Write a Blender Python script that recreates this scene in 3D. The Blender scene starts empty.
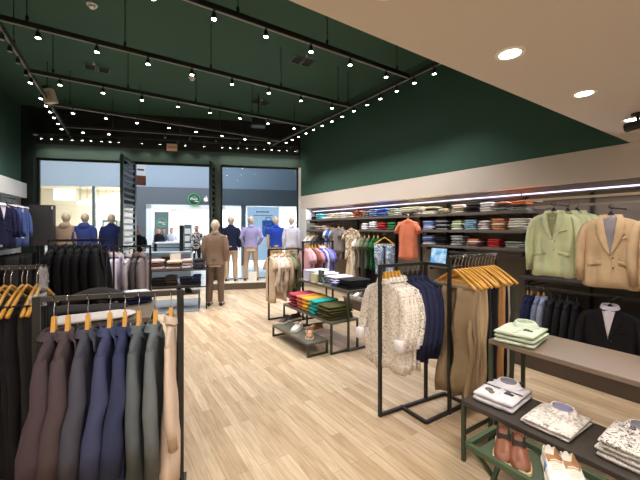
EXPO=0.0
import bpy, bmesh, math, random
from mathutils import Vector, Matrix
R=math.radians
rnd=random.Random(7)
sc=bpy.context.scene
COL=sc.collection
# ------------------------------------------------------------------ camera geometry (used to turn measured photo points into metres)
CA=R(33.1);CF=337.0;CY=229.0;CH=1.6
fx,fy=math.sin(CA),math.cos(CA)
def uu(px): return (px-320)/CF
def at(px,d): u=uu(px); return (d*(fx+fy*u), d*(fy-fx*u))
def ony(px,X): u=uu(px); return X/(fx+fy*u)*(fy-fx*u)      # y on the plane x=X
def onx(px,Y): u=uu(px); return Y/(fy-fx*u)*(fx+fy*u)      # x on the plane y=Y
def dep(x,y): return x*fx+y*fy
def hz(py,x,y): return CH-(py-CY)/CF*dep(x,y)
cam=bpy.data.cameras.new('camera'); co=bpy.data.objects.new('camera',cam); COL.objects.link(co)
co.location=(0,0,CH); co.rotation_euler=(R(90),0,-CA)
cam.sensor_width=36; cam.lens=CF/640*36; cam.shift_y=-(240-CY)/640; cam.clip_start=.05
sc.camera=co
# ------------------------------------------------------------------ materials
def lin(c): c/=255; return c/12.92 if c<=.04045 else ((c+.055)/1.055)**2.4
def rgb(c): return (lin(c[0]),lin(c[1]),lin(c[2]),1)
MC={}
def newmat(name):
    m=bpy.data.materials.new(name); m.use_nodes=True
    nt=m.node_tree; b=nt.nodes['Principled BSDF']; return m,nt,b
def mat(name,c,rough=.6,metal=0,spec=.5,emit=None,es=0,bump=0,bscale=200,var=0):
    if name in MC: return MC[name]
    m,nt,b=newmat(name)
    b.inputs['Base Color'].default_value=rgb(c); b.inputs['Roughness'].default_value=rough
    b.inputs['Metallic'].default_value=metal; b.inputs['Specular IOR Level'].default_value=spec
    if emit: b.inputs['Emission Color'].default_value=rgb(emit); b.inputs['Emission Strength'].default_value=es
    if bump or var:
        tc=nt.nodes.new('ShaderNodeTexCoord'); n=nt.nodes.new('ShaderNodeTexNoise'); n.inputs['Scale'].default_value=bscale
        n.inputs['Detail'].default_value=4; nt.links.new(tc.outputs['Object'],n.inputs['Vector'])
        if bump:
            bp=nt.nodes.new('ShaderNodeBump'); bp.inputs['Strength'].default_value=bump; bp.inputs['Distance'].default_value=.01
            nt.links.new(n.outputs['Fac'],bp.inputs['Height']); nt.links.new(bp.outputs['Normal'],b.inputs['Normal'])
        if var:
            r=nt.nodes.new('ShaderNodeValToRGB'); k=1-var
            r.color_ramp.elements[0].position=.3; r.color_ramp.elements[1].position=.7
            a=rgb(c); r.color_ramp.elements[0].color=(a[0]*k,a[1]*k,a[2]*k,1); r.color_ramp.elements[1].color=a
            nt.links.new(n.outputs['Fac'],r.inputs['Fac']); nt.links.new(r.outputs['Color'],b.inputs['Base Color'])
    MC[name]=m; return m
def fab(name,c,bump=.25,bs=14):
    """cloth: soft, rough, with large soft creases and a little unevenness of dye"""
    c=(c[0],min(255,c[1]*1.01),min(255,c[2]*1.07+1))
    return mat('cloth_'+name,c,.85,spec=.2,bump=bump,bscale=bs,var=.12)
def fabpat(name,c1,c2,kind='floral',scale=40,lo=.48,hi=.54,c3=None):
    nm='cloth_'+name
    if nm in MC: return MC[nm]
    m,nt,b=newmat(nm); b.inputs['Roughness'].default_value=.85; b.inputs['Specular IOR Level'].default_value=.2
    tc=nt.nodes.new('ShaderNodeTexCoord')
    if kind=='stripe':
        n=nt.nodes.new('ShaderNodeTexWave'); n.bands_direction='Z'; n.inputs['Scale'].default_value=scale; n.inputs['Distortion'].default_value=.3
    elif kind=='check':
        n=nt.nodes.new('ShaderNodeTexChecker'); n.inputs['Scale'].default_value=scale
    else:
        n=nt.nodes.new('ShaderNodeTexNoise'); n.inputs['Scale'].default_value=scale; n.inputs['Detail'].default_value=3; n.inputs['Distortion'].default_value=2.5
    nt.links.new(tc.outputs['Object'],n.inputs['Vector'])
    r=nt.nodes.new('ShaderNodeValToRGB'); r.color_ramp.elements[0].position=lo; r.color_ramp.elements[1].position=hi
    r.color_ramp.elements[0].color=rgb(c1); r.color_ramp.elements[1].color=rgb(c2)
    if c3:
        e=r.color_ramp.elements.new(min(.98,hi+.12)); e.color=rgb(c3)
    nt.links.new(n.outputs[1 if kind in('stripe','check') else 0] if kind!='stripe' else n.outputs['Fac'],r.inputs['Fac']); nt.links.new(r.outputs['Color'],b.inputs['Base Color'])
    MC[nm]=m; return m
def emis(name,c,s):
    if name in MC: return MC[name]
    m=bpy.data.materials.new(name); m.use_nodes=True; nt=m.node_tree; nt.nodes.clear()
    e=nt.nodes.new('ShaderNodeEmission'); e.inputs[0].default_value=rgb(c); e.inputs[1].default_value=s
    o=nt.nodes.new('ShaderNodeOutputMaterial'); nt.links.new(e.outputs[0],o.inputs[0]); MC[name]=m; return m
def glassmat(name,tint=(235,242,245),refl=.06):
    m=bpy.data.materials.new(name); m.use_nodes=True; nt=m.node_tree; nt.nodes.clear()
    t=nt.nodes.new('ShaderNodeBsdfTransparent'); t.inputs[0].default_value=rgb(tint)
    g=nt.nodes.new('ShaderNodeBsdfGlossy'); g.inputs['Roughness'].default_value=.02
    fr=nt.nodes.new('ShaderNodeFresnel'); fr.inputs[0].default_value=1.5
    mx=nt.nodes.new('ShaderNodeMixShader'); o=nt.nodes.new('ShaderNodeOutputMaterial')
    nt.links.new(fr.outputs[0],mx.inputs[0]); nt.links.new(t.outputs[0],mx.inputs[1]); nt.links.new(g.outputs[0],mx.inputs[2]); nt.links.new(mx.outputs[0],o.inputs[0])
    MC[name]=m; return m
def floormat():
    m,nt,b=newmat('light_oak_planks'); L=nt.links.new; N=nt.nodes.new
    tc=N('ShaderNodeTexCoord'); mp=N('ShaderNodeMapping'); mp.inputs['Rotation'].default_value=(0,0,R(90))
    L(tc.outputs['Object'],mp.inputs['Vector'])
    br=N('ShaderNodeTexBrick'); br.inputs['Scale'].default_value=1; br.inputs['Brick Width'].default_value=.9; br.inputs['Row Height'].default_value=.075
    br.inputs['Mortar Size'].default_value=.0012; br.inputs['Bias'].default_value=0; br.offset=.37
    br.inputs['Color1'].default_value=rgb((218,198,170)); br.inputs['Color2'].default_value=rgb((188,162,132)); br.inputs['Mortar'].default_value=rgb((150,122,90))
    L(mp.outputs[0],br.inputs['Vector'])
    m2=N('ShaderNodeMapping'); m2.inputs['Scale'].default_value=(26,2.2,1); L(tc.outputs['Object'],m2.inputs['Vector'])
    n=N('ShaderNodeTexNoise'); n.inputs['Scale'].default_value=1.6; n.inputs['Detail'].default_value=6; n.inputs['Distortion'].default_value=.6; L(m2.outputs[0],n.inputs['Vector'])
    r=N('ShaderNodeValToRGB'); r.color_ramp.elements[0].position=.32; r.color_ramp.elements[1].position=.66
    r.color_ramp.elements[0].color=(.66,.61,.55,1); r.color_ramp.elements[1].color=(1,1,1,1); L(n.outputs['Fac'],r.inputs['Fac'])
    mx=N('ShaderNodeMixRGB'); mx.blend_type='MULTIPLY'; mx.inputs[0].default_value=.75; L(br.outputs['Color'],mx.inputs[1]); L(r.outputs['Color'],mx.inputs[2])
    L(mx.outputs[0],b.inputs['Base Color']); b.inputs['Roughness'].default_value=.38; b.inputs['Specular IOR Level'].default_value=.4
    return m
# ------------------------------------------------------------------ mesh builder
class MB:
    def __init__(s): s.v=[];s.f=[];s.s=[]
    def add(s,vs,fs,smooth=False):
        o=len(s.v); s.v+= [tuple(p) for p in vs]; s.f+=[tuple(i+o for i in f) for f in fs]; s.s+=[smooth]*len(fs)
    def box(s,x0,x1,y0,y1,z0,z1,bev=0):
        if x1<x0:x0,x1=x1,x0
        if y1<y0:y0,y1=y1,y0
        if z1<z0:z0,z1=z1,z0
        b=min(bev,(x1-x0)*.45,(y1-y0)*.45,(z1-z0)*.45)
        if b<=0:
            s.add([(x,y,z) for z in(z0,z1) for y in(y0,y1) for x in(x0,x1)],[(0,2,3,1),(4,5,7,6),(0,1,5,4),(2,6,7,3),(0,4,6,2),(1,3,7,5)]);return
        def ring(z,i): # octagon
            return [(x0+b+i,y0+i,z),(x1-b-i,y0+i,z),(x1-i,y0+b+i,z),(x1-i,y1-b-i,z),(x1-b-i,y1-i,z),(x0+b+i,y1-i,z),(x0+i,y1-b-i,z),(x0+i,y0+b+i,z)]
        rs=[ring(z0,b*.5),ring(z0+b,0),ring(z1-b,0),ring(z1,b*.5)]
        s.loft(rs,True,True,False)
    def loft(s,rings,c0=True,c1=True,smooth=True,closed=True):
        n=len(rings[0]);vs=[p for r in rings for p in r];fs=[]
        m=n if closed else n-1
        for i in range(len(rings)-1):
            for j in range(m):
                a=i*n+j;b=i*n+(j+1)%n;fs.append((a,b,b+n,a+n))
        if c0:fs.append(tuple(reversed(range(n))))
        if c1:fs.append(tuple(range((len(rings)-1)*n,len(rings)*n)))
        s.add(vs,fs,smooth)
    def tube(s,pts,rad,n=8,ell=None,cap=True,smooth=True):
        pts=[Vector(p) for p in pts]
        if not hasattr(rad,'__len__'):rad=[rad]*len(pts)
        t0=(pts[1]-pts[0]).normalized(); up=Vector((0,0,1)) if abs(t0.z)<.9 else Vector((1,0,0))
        rings=[]; prev=None
        for i,p in enumerate(pts):
            t=(pts[min(i+1,len(pts)-1)]-pts[max(i-1,0)])
            t=t.normalized() if t.length>1e-9 else t0
            if prev is None: a=t.cross(up).normalized()
            else: a=(prev-t*prev.dot(t)).normalized()
            prev=a; b=t.cross(a)
            ra=rad[i]; rb=ra*(ell if ell else 1)
            rings.append([tuple(p+a*math.cos(k*2*math.pi/n)*ra+b*math.sin(k*2*math.pi/n)*rb) for k in range(n)])
        s.loft(rings,cap,cap,smooth)
    def bar(s,p0,p1,w=.025,h=None):
        """square section steel between two points"""
        p0=Vector(p0);p1=Vector(p1);h=h or w;t=(p1-p0).normalized()
        up=Vector((0,0,1)) if abs(t.z)<.9 else Vector((1,0,0))
        a=t.cross(up).normalized()*w/2;b=t.cross(a).normalized()*h/2
        s.loft([[p+a+b,p-a+b,p-a-b,p+a-b] for p in(p0,p1)],True,True,False)
    def cyl(s,c,r,z0,z1,n=20,r1=None,smooth=True):
        r1=r if r1 is None else r1
        s.loft([[(c[0]+math.cos(k*2*math.pi/n)*q,c[1]+math.sin(k*2*math.pi/n)*q,z) for k in range(n)] for q,z in((r,z0),(r1,z1))],True,True,smooth)
    def ellips(s,c,rx,ry,rz,n=16,m=10):
        rings=[]
        for i in range(m+1):
            t=-math.pi/2+math.pi*(.02+.96*i/m)
            rings.append([(c[0]+rx*math.cos(t)*math.cos(k*2*math.pi/n),c[1]+ry*math.cos(t)*math.sin(k*2*math.pi/n),c[2]+rz*math.sin(t)) for k in range(n)])
        s.loft(rings)
    def sheet(s,grid,th=.004,n=None):
        """grid[i][j] of points, thickened along n"""
        n=Vector(n or (0,1,0))*th;I=len(grid);J=len(grid[0])
        vs=[Vector(p) for r in grid for p in r]; vs=vs+[p+n for p in vs];o=I*J;fs=[]
        for i in range(I-1):
            for j in range(J-1):
                a=i*J+j;q=(a,a+1,a+J+1,a+J);fs.append(q);fs.append(tuple(x+o for x in reversed(q)))
        edge=[j for j in range(J)]+[i*J+J-1 for i in range(1,I)]+[(I-1)*J+j for j in range(J-2,-1,-1)]+[i*J for i in range(I-2,0,-1)]
        for k in range(len(edge)):
            a=edge[k];b=edge[(k+1)%len(edge)];fs.append((a,a+o,b+o,b))
        s.add(vs,fs,True)
    def mesh(s,name,m=None):
        me=bpy.data.meshes.new(name); me.from_pydata(s.v,[],s.f); me.polygons.foreach_set('use_smooth',s.s)
        bm=bmesh.new(); bm.from_mesh(me); bmesh.ops.recalc_face_normals(bm,faces=bm.faces); bm.to_mesh(me); bm.free()
        if m: me.materials.append(m)
        me.update(); return me
def link(name,me,parent=None,loc=None,rz=None):
    o=bpy.data.objects.new(name,me); COL.objects.link(o)
    if parent: o.parent=parent
    if loc is not None:o.location=loc
    if rz is not None:o.rotation_euler=(0,0,rz)
    return o
def part(name,mb,m,parent,label=None):
    o=link(name,mb.mesh(name,m),parent)
    if label:o['label']=label
    return o
def tag(o,label,cat,group=None):
    o['label']=label;o['category']=cat
    if group:o['group']=group
    return o
def thing(name,label,cat,loc=(0,0,0),rz=0,group=None):
    return tag(link(name,None,None,loc,rz),label,cat,group)
def single(name,mb,m,label,cat,group=None,loc=None,rz=None):
    return tag(link(name,mb.mesh(name,m),None,loc,rz),label,cat,group)
def struct(name,mb,m,parent=None):
    o=part(name,mb,m,parent)
    if not parent:o['kind']='structure'
    return o
def remeshed(mb,name,m,vox=.012,sm=4,fac=.5):
    """fuse overlapping limbs into one continuous skin"""
    me=mb.mesh(name); t=bpy.data.objects.new('tmp',me); COL.objects.link(t)
    r=t.modifiers.new('r','REMESH'); r.mode='VOXEL'; r.voxel_size=vox
    q=t.modifiers.new('s','SMOOTH'); q.iterations=sm; q.factor=fac
    dg=bpy.context.evaluated_depsgraph_get(); ev=t.evaluated_get(dg)
    out=bpy.data.meshes.new_from_object(ev); bpy.data.objects.remove(t); bpy.data.meshes.remove(me)
    out.name=name; out.materials.clear(); out.materials.append(m)
    out.polygons.foreach_set('use_smooth',[True]*len(out.polygons)); return out
ORD=['','first','second','third','fourth','fifth','sixth','seventh','eighth','ninth','tenth','eleventh','twelfth','thirteenth','fourteenth','fifteenth','sixteenth','seventeenth','eighteenth','nineteenth','twentieth','twenty-first','twenty-second','twenty-third']
def th(i,n=None):
    return 'last' if n and i==n and n>1 else ORD[i]
# ------------------------------------------------------------------ shared materials
black=mat('black_steel',(38,37,36),.45,.2,bump=.02)
steel=mat('grey_steel',(70,68,66),.4,.4)
chrome=mat('chrome',(200,200,205),.2,1)
green_steel=mat('dark_green_steel',(62,70,56),.45,.2)
wood_h=mat('varnished_yellow_wood',(226,170,76),.35,bump=.05,bscale=60,var=.18)
taupe=mat('taupe_laminate',(122,107,93),.4,bump=.03,var=.05)
dark_lam=mat('charcoal_laminate',(62,56,52),.5,bump=.03,var=.08)
blackpl=mat('black_plastic',(22,22,22),.4)
white=mat('white_plaster',(236,234,230),.8,bump=.03,bscale=40)
cardw=mat('white_card',(240,238,232),.7)
skinM=mat('mannequin_resin',(218,200,180),.5)
# ------------------------------------------------------------------ clothes
def sgn(v): return -1 if v<0 else 1
def se(a,b,t,e): c=math.cos(t);s_=math.sin(t); return a*sgn(c)*abs(c)**e, b*sgn(s_)*abs(s_)**e
class Gar:
    """hanging garment. Origin = the point on the rail; X = across the shoulders, front = -Y, hangs down -Z"""
    def __init__(s,w=.225,L=.76,b=.06,drop=.11,seed=0,flare=1.0,fold=1.0,aline=0):
        s.al=aline
        s.w,s.L,s.b,s.d=w,L,b,drop; s.rn=random.Random(seed); s.flare=flare; s.fold=fold
        s.ph=[s.rn.uniform(0,6.28) for _ in range(4)]
        z=-drop
        s.prof=[(z-.005,.052,.05),(z-.02,.07,.052),(z-.035,.115,.048),(z-.05,.165,.047),(z-.07,.205,.05),(z-.10,w,.055),(z-.16,w*1.0,.06),(z-.30,w*.97,.062),(z-.45,w*.95,.06),(z-.6,w*1.0*flare,.064)]
        s.prof=[p for p in s.prof if p[0]>-L+.06]+[(-L,w*1.02*flare,.068)]
        s.prof=[(zz,a,bb*b/.06) for zz,a,bb in s.prof]
        # more rings in the skirt for folds
        out=[]
        for i in range(len(s.prof)-1):
            p,q=s.prof[i],s.prof[i+1]; k=2 if p[0]-q[0]>.1 else 1
            for j in range(k):
                f=j/k; out.append(tuple(p[c]*(1-f)+q[c]*f for c in range(3)))
        s.prof=out+[s.prof[-1]]
        if aline: s.prof=[(zz,a,bb*(.72+.75*min(1,max(0,(-zz-drop)/.6)))) for zz,a,bb in s.prof]
    def ab(s,z):
        P=s.prof
        for i in range(len(P)-1):
            if P[i][0]>=z>=P[i+1][0]:
                f=(P[i][0]-z)/(P[i][0]-P[i+1][0]+1e-9); return P[i][1]*(1-f)+P[i+1][1]*f,P[i][2]*(1-f)+P[i+1][2]*f
        return (P[0][1],P[0][2]) if z>P[0][0] else (P[-1][1],P[-1][2])
    def wave(s,x,z):
        k=min(1,max(0,(-z-s.d-.08)/.35))*s.fold
        return k*s.b*(.26*math.sin(x*34+s.ph[0]+z*3)+.15*math.sin(x*61+s.ph[1]-z*4)+.08*math.sin(z*23+x*15+s.ph[2]))
    def front(s,x,z):
        a,b=s.ab(z); t=max(0,1-(abs(x)/a)**2.4)**(1/2.4); return -b*t+s.wave(x,z)*.8
    def body(s):
        mb=MB(); n=32; rings=[]
        for z,a,b in s.prof:
            r=[]
            for k in range(n):
                x,y=se(a,b,k*2*math.pi/n,.83); r.append((x,y+s.wave(x,z)*.8,z+.012*s.fold*math.sin(x*20+s.ph[3])*(z<-s.L+.02)))
            rings.append(r)
        mb.loft(rings); return mb
    def sleeve(s,side,length=.58,r0=.062,r1=.047,fwd=.05,short=False):
        mb=MB(); d=s.d; w=s.w; q=s.b/.06
        rn=s.rn
        if short:
            pts=[(w-.06,0,-d-.085),(w-.015,0,-d-.115),(w+.02,-.004,-d-.18),(w+.038,-.008,-d-.25)]; rad=[.04,.058,.064,.066]
        else:
            pts=[(w-.055,0,-d-.08),(w-.02,0,-d-.115),(w+.004,-.004,-d-.20),(w+.018,-.01,-d-.30),(w+.026,-.02*fwd/.05,-d-.40),(w+.022,-.6*fwd,-d-.5),(w+.012,-fwd,-d-length-.06)]
            rad=[.036,r0*.82,r0*.96,r0,r0*.95,(r0+r1)/2,r1]
            if s.al: rad=[r*k for r,k in zip(rad,(.8,.72,.78,.9,1,1.08,1.12))]
        pts=[Vector((side*x,y,z)) for x,y,z in pts]
        n=14; rings=[]
        for i,p in enumerate(pts):
            t=(pts[min(i+1,len(pts)-1)]-pts[max(i-1,0)]).normalized(); ax=Vector((0,1,0)); bx=t.cross(ax).normalized()
            ra=rad[i]; 
            rings.append([tuple(p+ax*math.cos(k*2*math.pi/n)*ra*q*(1+.06*s.fold*math.sin(k*6*math.pi/n+i*1.7+s.ph[1])+.05*s.fold*math.sin(i*2.6+s.ph[2]))+bx*math.sin(k*2*math.pi/n)*ra*.72) for k in range(n)])
        # close the cuff inwards
        c=pts[-1]+Vector((0,0,.02)); rings.append([tuple(c+(Vector(v)-pts[-1])*.8) for v in rings[-1]])
        mb.loft(rings); return mb
    def collar(s,h=.035,r=.06,stand=True):
        mb=MB(); n=20; d=s.d; rings=[]
        for rr,zz in ((r,-.03),(r*1.02,-.012),(r*1.0,h*.6),(r*1.06,h),(r*1.22,h*.75),(r*1.42,-.004)):
            rings.append([(math.cos(k*2*math.pi/n)*rr*1.0,math.sin(k*2*math.pi/n)*rr*.85*min(1.1,s.b/.05),-d+zz-.018*max(0,-math.sin(k*2*math.pi/n))) for k in range(n)])
        mb.loft(rings,False,False); return mb
    def lowcollar(s):
        mb=MB(); n=20; rings=[]
        for rr,zz in ((.05,-.03),(.054,0),(.060,.006),(.074,-.008),(.094,-.032)):
            rings.append([(math.cos(k*2*math.pi/n)*rr,math.sin(k*2*math.pi/n)*rr*.8*min(1,s.b/.05)+.006,-s.d+zz-.06*max(0,-math.sin(k*2*math.pi/n))**2) for k in range(n)])
        mb.loft(rings,False,False); return mb
    def patch(s,poly_rows,off,th=.003,mb=None):
        """rows of (x,z) laid on the front of the body"""
        mb=mb or MB(); mb.sheet([[(x,s.front(x,z)-off,z) for x,z in row] for row in poly_rows],th,(0,1,0)); return mb
    def veefill(s,zb):
        d=s.d; rows=[]
        for i in range(9):
            f=i/8; z=-d-.005+(zb+d)*f; hw=.062*(1-f)+.004; rows.append([(x*hw,z) for x in(-1,-.5,0,.5,1)])
        return s.patch(rows,.004)
    def lapels(s,zb,wide=.085,lo=.012):
        d=s.d; mb=MB()
        for sd in(-1,1):
            rows=[]
            for i in range(15):
                f=i/14; z=-d+.002+(zb+d)*f; xi=.06*(1-f)
                if f<.30: xo=xi+.03+.05*f/.30
                elif f<.36: xo=xi+.055
                else: xo=xi+wide*(1-(f-.36)/.64)**.8+.004
                rows.append([(sd*(xi+(xo-xi)*k/3),z) for k in range(4)])
            s.patch(rows,lo,.005,mb)
        return mb
GC={}
def protos(kind,m,seed=0,**kw):
    """meshes of one garment, as (part name, mesh, label); cached so copies share them"""
    key=(kind,m.name,seed,tuple(sorted((k,v.name if hasattr(v,'name') else v) for k,v in kw.items())))
    if key in GC: return GC[key]
    out=[]; inner=kw.pop('inner',None); trim=kw.pop('trim',None); btn=kw.pop('button',blackpl); cuff=kw.pop('cuff',None)
    A=lambda n,mb,mm,l=None: out.append((n,mb.mesh(n,mm),l))
    if kind in('jacket','blazer','shirt','tee','cardigan'):
        base=dict(w=.215,L=.76,b=.06); base.update({k:v for k,v in kw.items() if k in('w','L','b','drop','flare','fold','aline')}); g=Gar(seed=seed,**base)
        A('body',g.body(),m)
        sl=kw.get('sl',.58)
        for sd in(-1,1):
            if kind=='tee': A('sleeve',g.sleeve(sd,short=True),m)
            else: A('sleeve',g.sleeve(sd,sl,kw.get('r0',.062),kw.get('r1',.047),kw.get('fwd',.05)),m)
            if cuff:
                c=MB(); w=g.w; z=-g.d-sl-.06; n=16
                c.loft([[(sd*(w+.012)+math.cos(k*2*math.pi/n)*rr*.8,-kw.get('fwd',.05)+math.sin(k*2*math.pi/n)*rr*g.b/.06*(1+.1*math.sin(k*2)),z+dz) for k in range(n)] for rr,dz in((.035,.06),(.050,.055),(.056,.02),(.052,-.03),(.036,-.035))]); A('cuff',c,cuff,'rolled white cuff')
        if kind=='tee':
            c=MB(); n=24
            c.tube([(math.cos(k*2*math.pi/n)*.066,math.sin(k*2*math.pi/n)*.055*g.b/.06-.004,-g.d-.016-.022*max(0,-math.sin(k*2*math.pi/n))) for k in range(n+1)],.007,6); A('neckband',c,trim or m)
        elif kind=='shirt' or trim: A('collar',g.collar(.036),trim or m)
        else: A('collar',g.lowcollar(),m)
        if kind in('blazer',):
            zb=kw.get('zb',-g.d-.33)
            if inner: A('lining',g.veefill(zb),inner,kw.get('innerlabel'))
            A('lapels',g.lapels(zb,kw.get('lapw',.085),kw.get('lo',.012)),kw.get('lapm',m))
            for sd in(-1,1):
                pk=MB();g.patch([[(sd*(.06+.028*k),-g.d-.46+dz-.006*k) for k in range(5)] for dz in(0,-.02,-.045)],.010,.005,pk)
                A('pocket_flap',pk,m)
            cp=MB(); g.patch([[(.07+.02*k,-g.d-.23+dz+.005*k) for k in range(5)] for dz in(0,-.022)],.009,.004,cp); A('breast_pocket',cp,m)
            op=MB(); g.patch([[(.004+k*.006,zb-(g.L+zb-.01)*f+.0) for k in(0,1)] for f in [i/8 for i in range(9)]],.006,.004,op); A('front_edge',op,m)
            for i,z in enumerate((zb-.02,zb-.12)):
                b=MB(); y=g.front(.02,z)-.014; b.tube([(.025,y,z),(.025,y+.006,z)],.009,10); A('button',b,btn)
        if kind=='shirt':
            pl=MB(); g.patch([[(x,-g.d-.04-(g.L-g.d-.05)*i/9) for x in(-.014,.014)] for i in range(10)],.004,.003,pl); A('placket',pl,m)
    elif kind in('trousers','shorts'):
        g=Gar(w=.18,L=kw.get('L',1.18),b=kw.get('b',.035),seed=seed,drop=.2)
        W=kw.get('w',.19);L=kw.get('L',1.18);b=kw.get('b',.035);z0=-kw.get('drop',.20);rn=random.Random(seed);ph=rn.uniform(0,6)
        wb=MB();n=24
        wb.loft([[se(W*a,b*c,k*2*math.pi/n,.8)+(z0-dz,) for k in range(n)] for a,c,dz in((.96,.5,.004),(1.0,1,0),(1.01,1.05,.02),(1.01,1.05,.04),(.98,.8,.045))]);A('waistband',wb,trim or m)
        mb=MB()
        for sd in(-1,1):
            rings=[]
            for i in range(12):
                f=i/11; z=z0-.03-(L+z0-.03)*f
                hw=W*(.52-.17*f)*(1 if f>.02 else .98); cx=sd*(W*.49+.012*f); bb=b*(1.0+.15*math.sin(4*f+ph))
                r=[]
                for k in range(18):
                    x,y=se(hw,bb,k*2*math.pi/18,.8); q=min(1,.3+f*2)*kw.get('fold',1); r.append((cx+x,y+b*q*(.5*math.sin((x+cx)*44+ph+f*2)+.3*math.sin((x+cx)*75-ph+f*3)+.25*math.sin(f*11+ph*2)),z))
                rings.append(r)
            mb.loft(rings)
        A('legs',mb,m)
        if False:
            lp=MB()
            for x in(-.6,-.25,.25,.6): lp.box(W*x-.006,W*x+.006,-b*1.2,-b*.9,z0-.045,z0+.002)
            A('belt_loop',lp,m)
    GC[key]=out; return out
GN=[0]
NAMES={'blazer':'blazer','jacket':'jacket','shirt':'shirt','tee':'tee_shirt','cardigan':'cardigan','trousers':'trousers','shorts':'shorts'}
CATS={'blazer':'blazer','jacket':'jacket','shirt':'shirt','tee':'t-shirt','cardigan':'cardigan','trousers':'trousers','shorts':'shorts'}
SUB={'cuff':'sleeve','button':'front_edge','breast_pocket':'body','pocket_flap':'body','placket':'body','neckband':'body','lapels':'body','back_vent':'blazer'}
def hang(kind,m,loc,rz,label,group=None,seed=0,name=None,cat=None,tilt=0,**kw):
    t=thing(name or NAMES[kind],label,cat or CATS[kind],loc,rz,group)
    if tilt:t.rotation_euler=(0,tilt,rz)
    last={}
    for n,me,l in protos(kind,m,seed,**kw):
        o=link(n,me,last.get(SUB.get(n),t)); last[n]=o
        if l:o['label']=l
    return t
def hanger_meshes(m,metal,w=.21,drop=.11,wide=False,ins=0):
    key=('hanger',m.name,w,drop,wide,ins)
    if key in GC:return GC[key]
    a=MB();n=15;d=drop
    pts=[];rad=[]
    for i in range(n):
        x=-1+2*i/(n-1); pts.append((x*w,-.012*abs(x)**2,-d+.012-(.145 if wide else .055)*abs(x)**1.15)); rad.append(.010 if not wide else .0075+.0035*abs(x))
    if ins:
        # arms inside the shoulders, only the humped middle shows above the collar
        a.tube([(x*w*.76,0,-d-.016-.060*abs(x)) for x in [-1+2*i/10 for i in range(11)]],.009,8)
        a.loft([[(sx*hw,sy*.011,-d+z) for sx,sy in((-.8,-.8),(.8,-.8),(.8,.8),(-.8,.8))] for z,hw in((-.03,.05),(0,.032),(ins*.6,.020),(ins,.012))],True,True,False)
    else: a.tube(pts,rad,10,1.25 if wide else 1.2)
    if wide: a.bar((-w*.80,-.008,-d-.098),(w*.80,-.008,-d-.098),.006)
    h=MB();hp=[(0,0,-d+.01+ins*.8),(0,0,-.055),(.008,0,-.036)]
    for i in range(8):
        t=R(-50+240*i/7); hp.append((.019*math.cos(t),0,-.004+.021*math.sin(t)))
    h.tube(hp,.0026,6)
    GC[key]=[('bar',a.mesh('bar',m)),('hook',h.mesh('hook',metal))];return GC[key]
def hanger(loc,rz,label,group,m=None,wide=False,w=.21,tilt=0,drop=.11,ins=0):
    m=m or wood_h
    t=thing('coat_hanger' if m is not wood_h else 'wooden_hanger',label,'hanger',loc,rz,group)
    if tilt:t.rotation_euler=(0,tilt,rz)
    for n,me in hanger_meshes(m,chrome if m is wood_h else blackpl,w,drop,wide,ins): link(n,me,t)
    return t
# folded garments ---------------------------------------------------------------
def folded_mesh(m,var=0):
    """unit slab (1 x 1 x 1), rounded front fold, soft layers"""
    key=('fold',m.name,var)
    if key in GC:return GC[key]
    rn=random.Random(var*13+5); mb=MB(); n=20; rings=[]
    for i in range(9):
        f=i/8; x=-.5+f; k=1-.45*abs(2*f-1)**8; sk=rn.uniform(-.02,.02); r=[]
        for j in range(n):
            t=j*2*math.pi/n; y,z=se(.5+sk,.5*k,t,.42)
            z=z*(1+.10*math.sin(x*9+var+y*3))
            if abs(t-math.pi)<.5 or t<.5 or t>5.8: z*=.9
            # the groove between the two layers of cloth along the front fold
            if abs(z)<.16: y*=.955
            r.append((x,y,z+.5))
        rings.append(r)
    mb.loft(rings); GC[key]=mb.mesh('folded',m); return GC[key]
FN=[0]
def pile(what,group,mats,c,yaw,w,d,h,jit=.012,cat='folded shirt',name='folded_shirt',words=None):
    """mats bottom to top; c = centre of the pile's foot. what -> 'cream folded shirt, {} of <pile>' """
    N=len(mats)
    for i,m in enumerate(mats):
        FN[0]+=1
        o=link(name,folded_mesh(m,FN[0]%3)); hh=h*rnd.uniform(.92,1.0)
        o.location=(c[0]+rnd.uniform(-jit,jit),c[1]+rnd.uniform(-jit,jit),c[2]+h*i+.001)
        o.scale=(w*rnd.uniform(.95,1.0),d*rnd.uniform(.94,1.0),hh); o.rotation_euler=(0,0,yaw+rnd.uniform(-.05,.05))
        pos='alone' if N==1 else 'topmost' if i==N-1 else 'lowest' if i==0 else ('middle one' if N==3 else ORD[N-i]+' from top')
        cn=words[i] if words else None
        lab=what.format(pos,c=cn) if cn else what.format(pos)
        tag(o,lab,cat,group)
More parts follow.
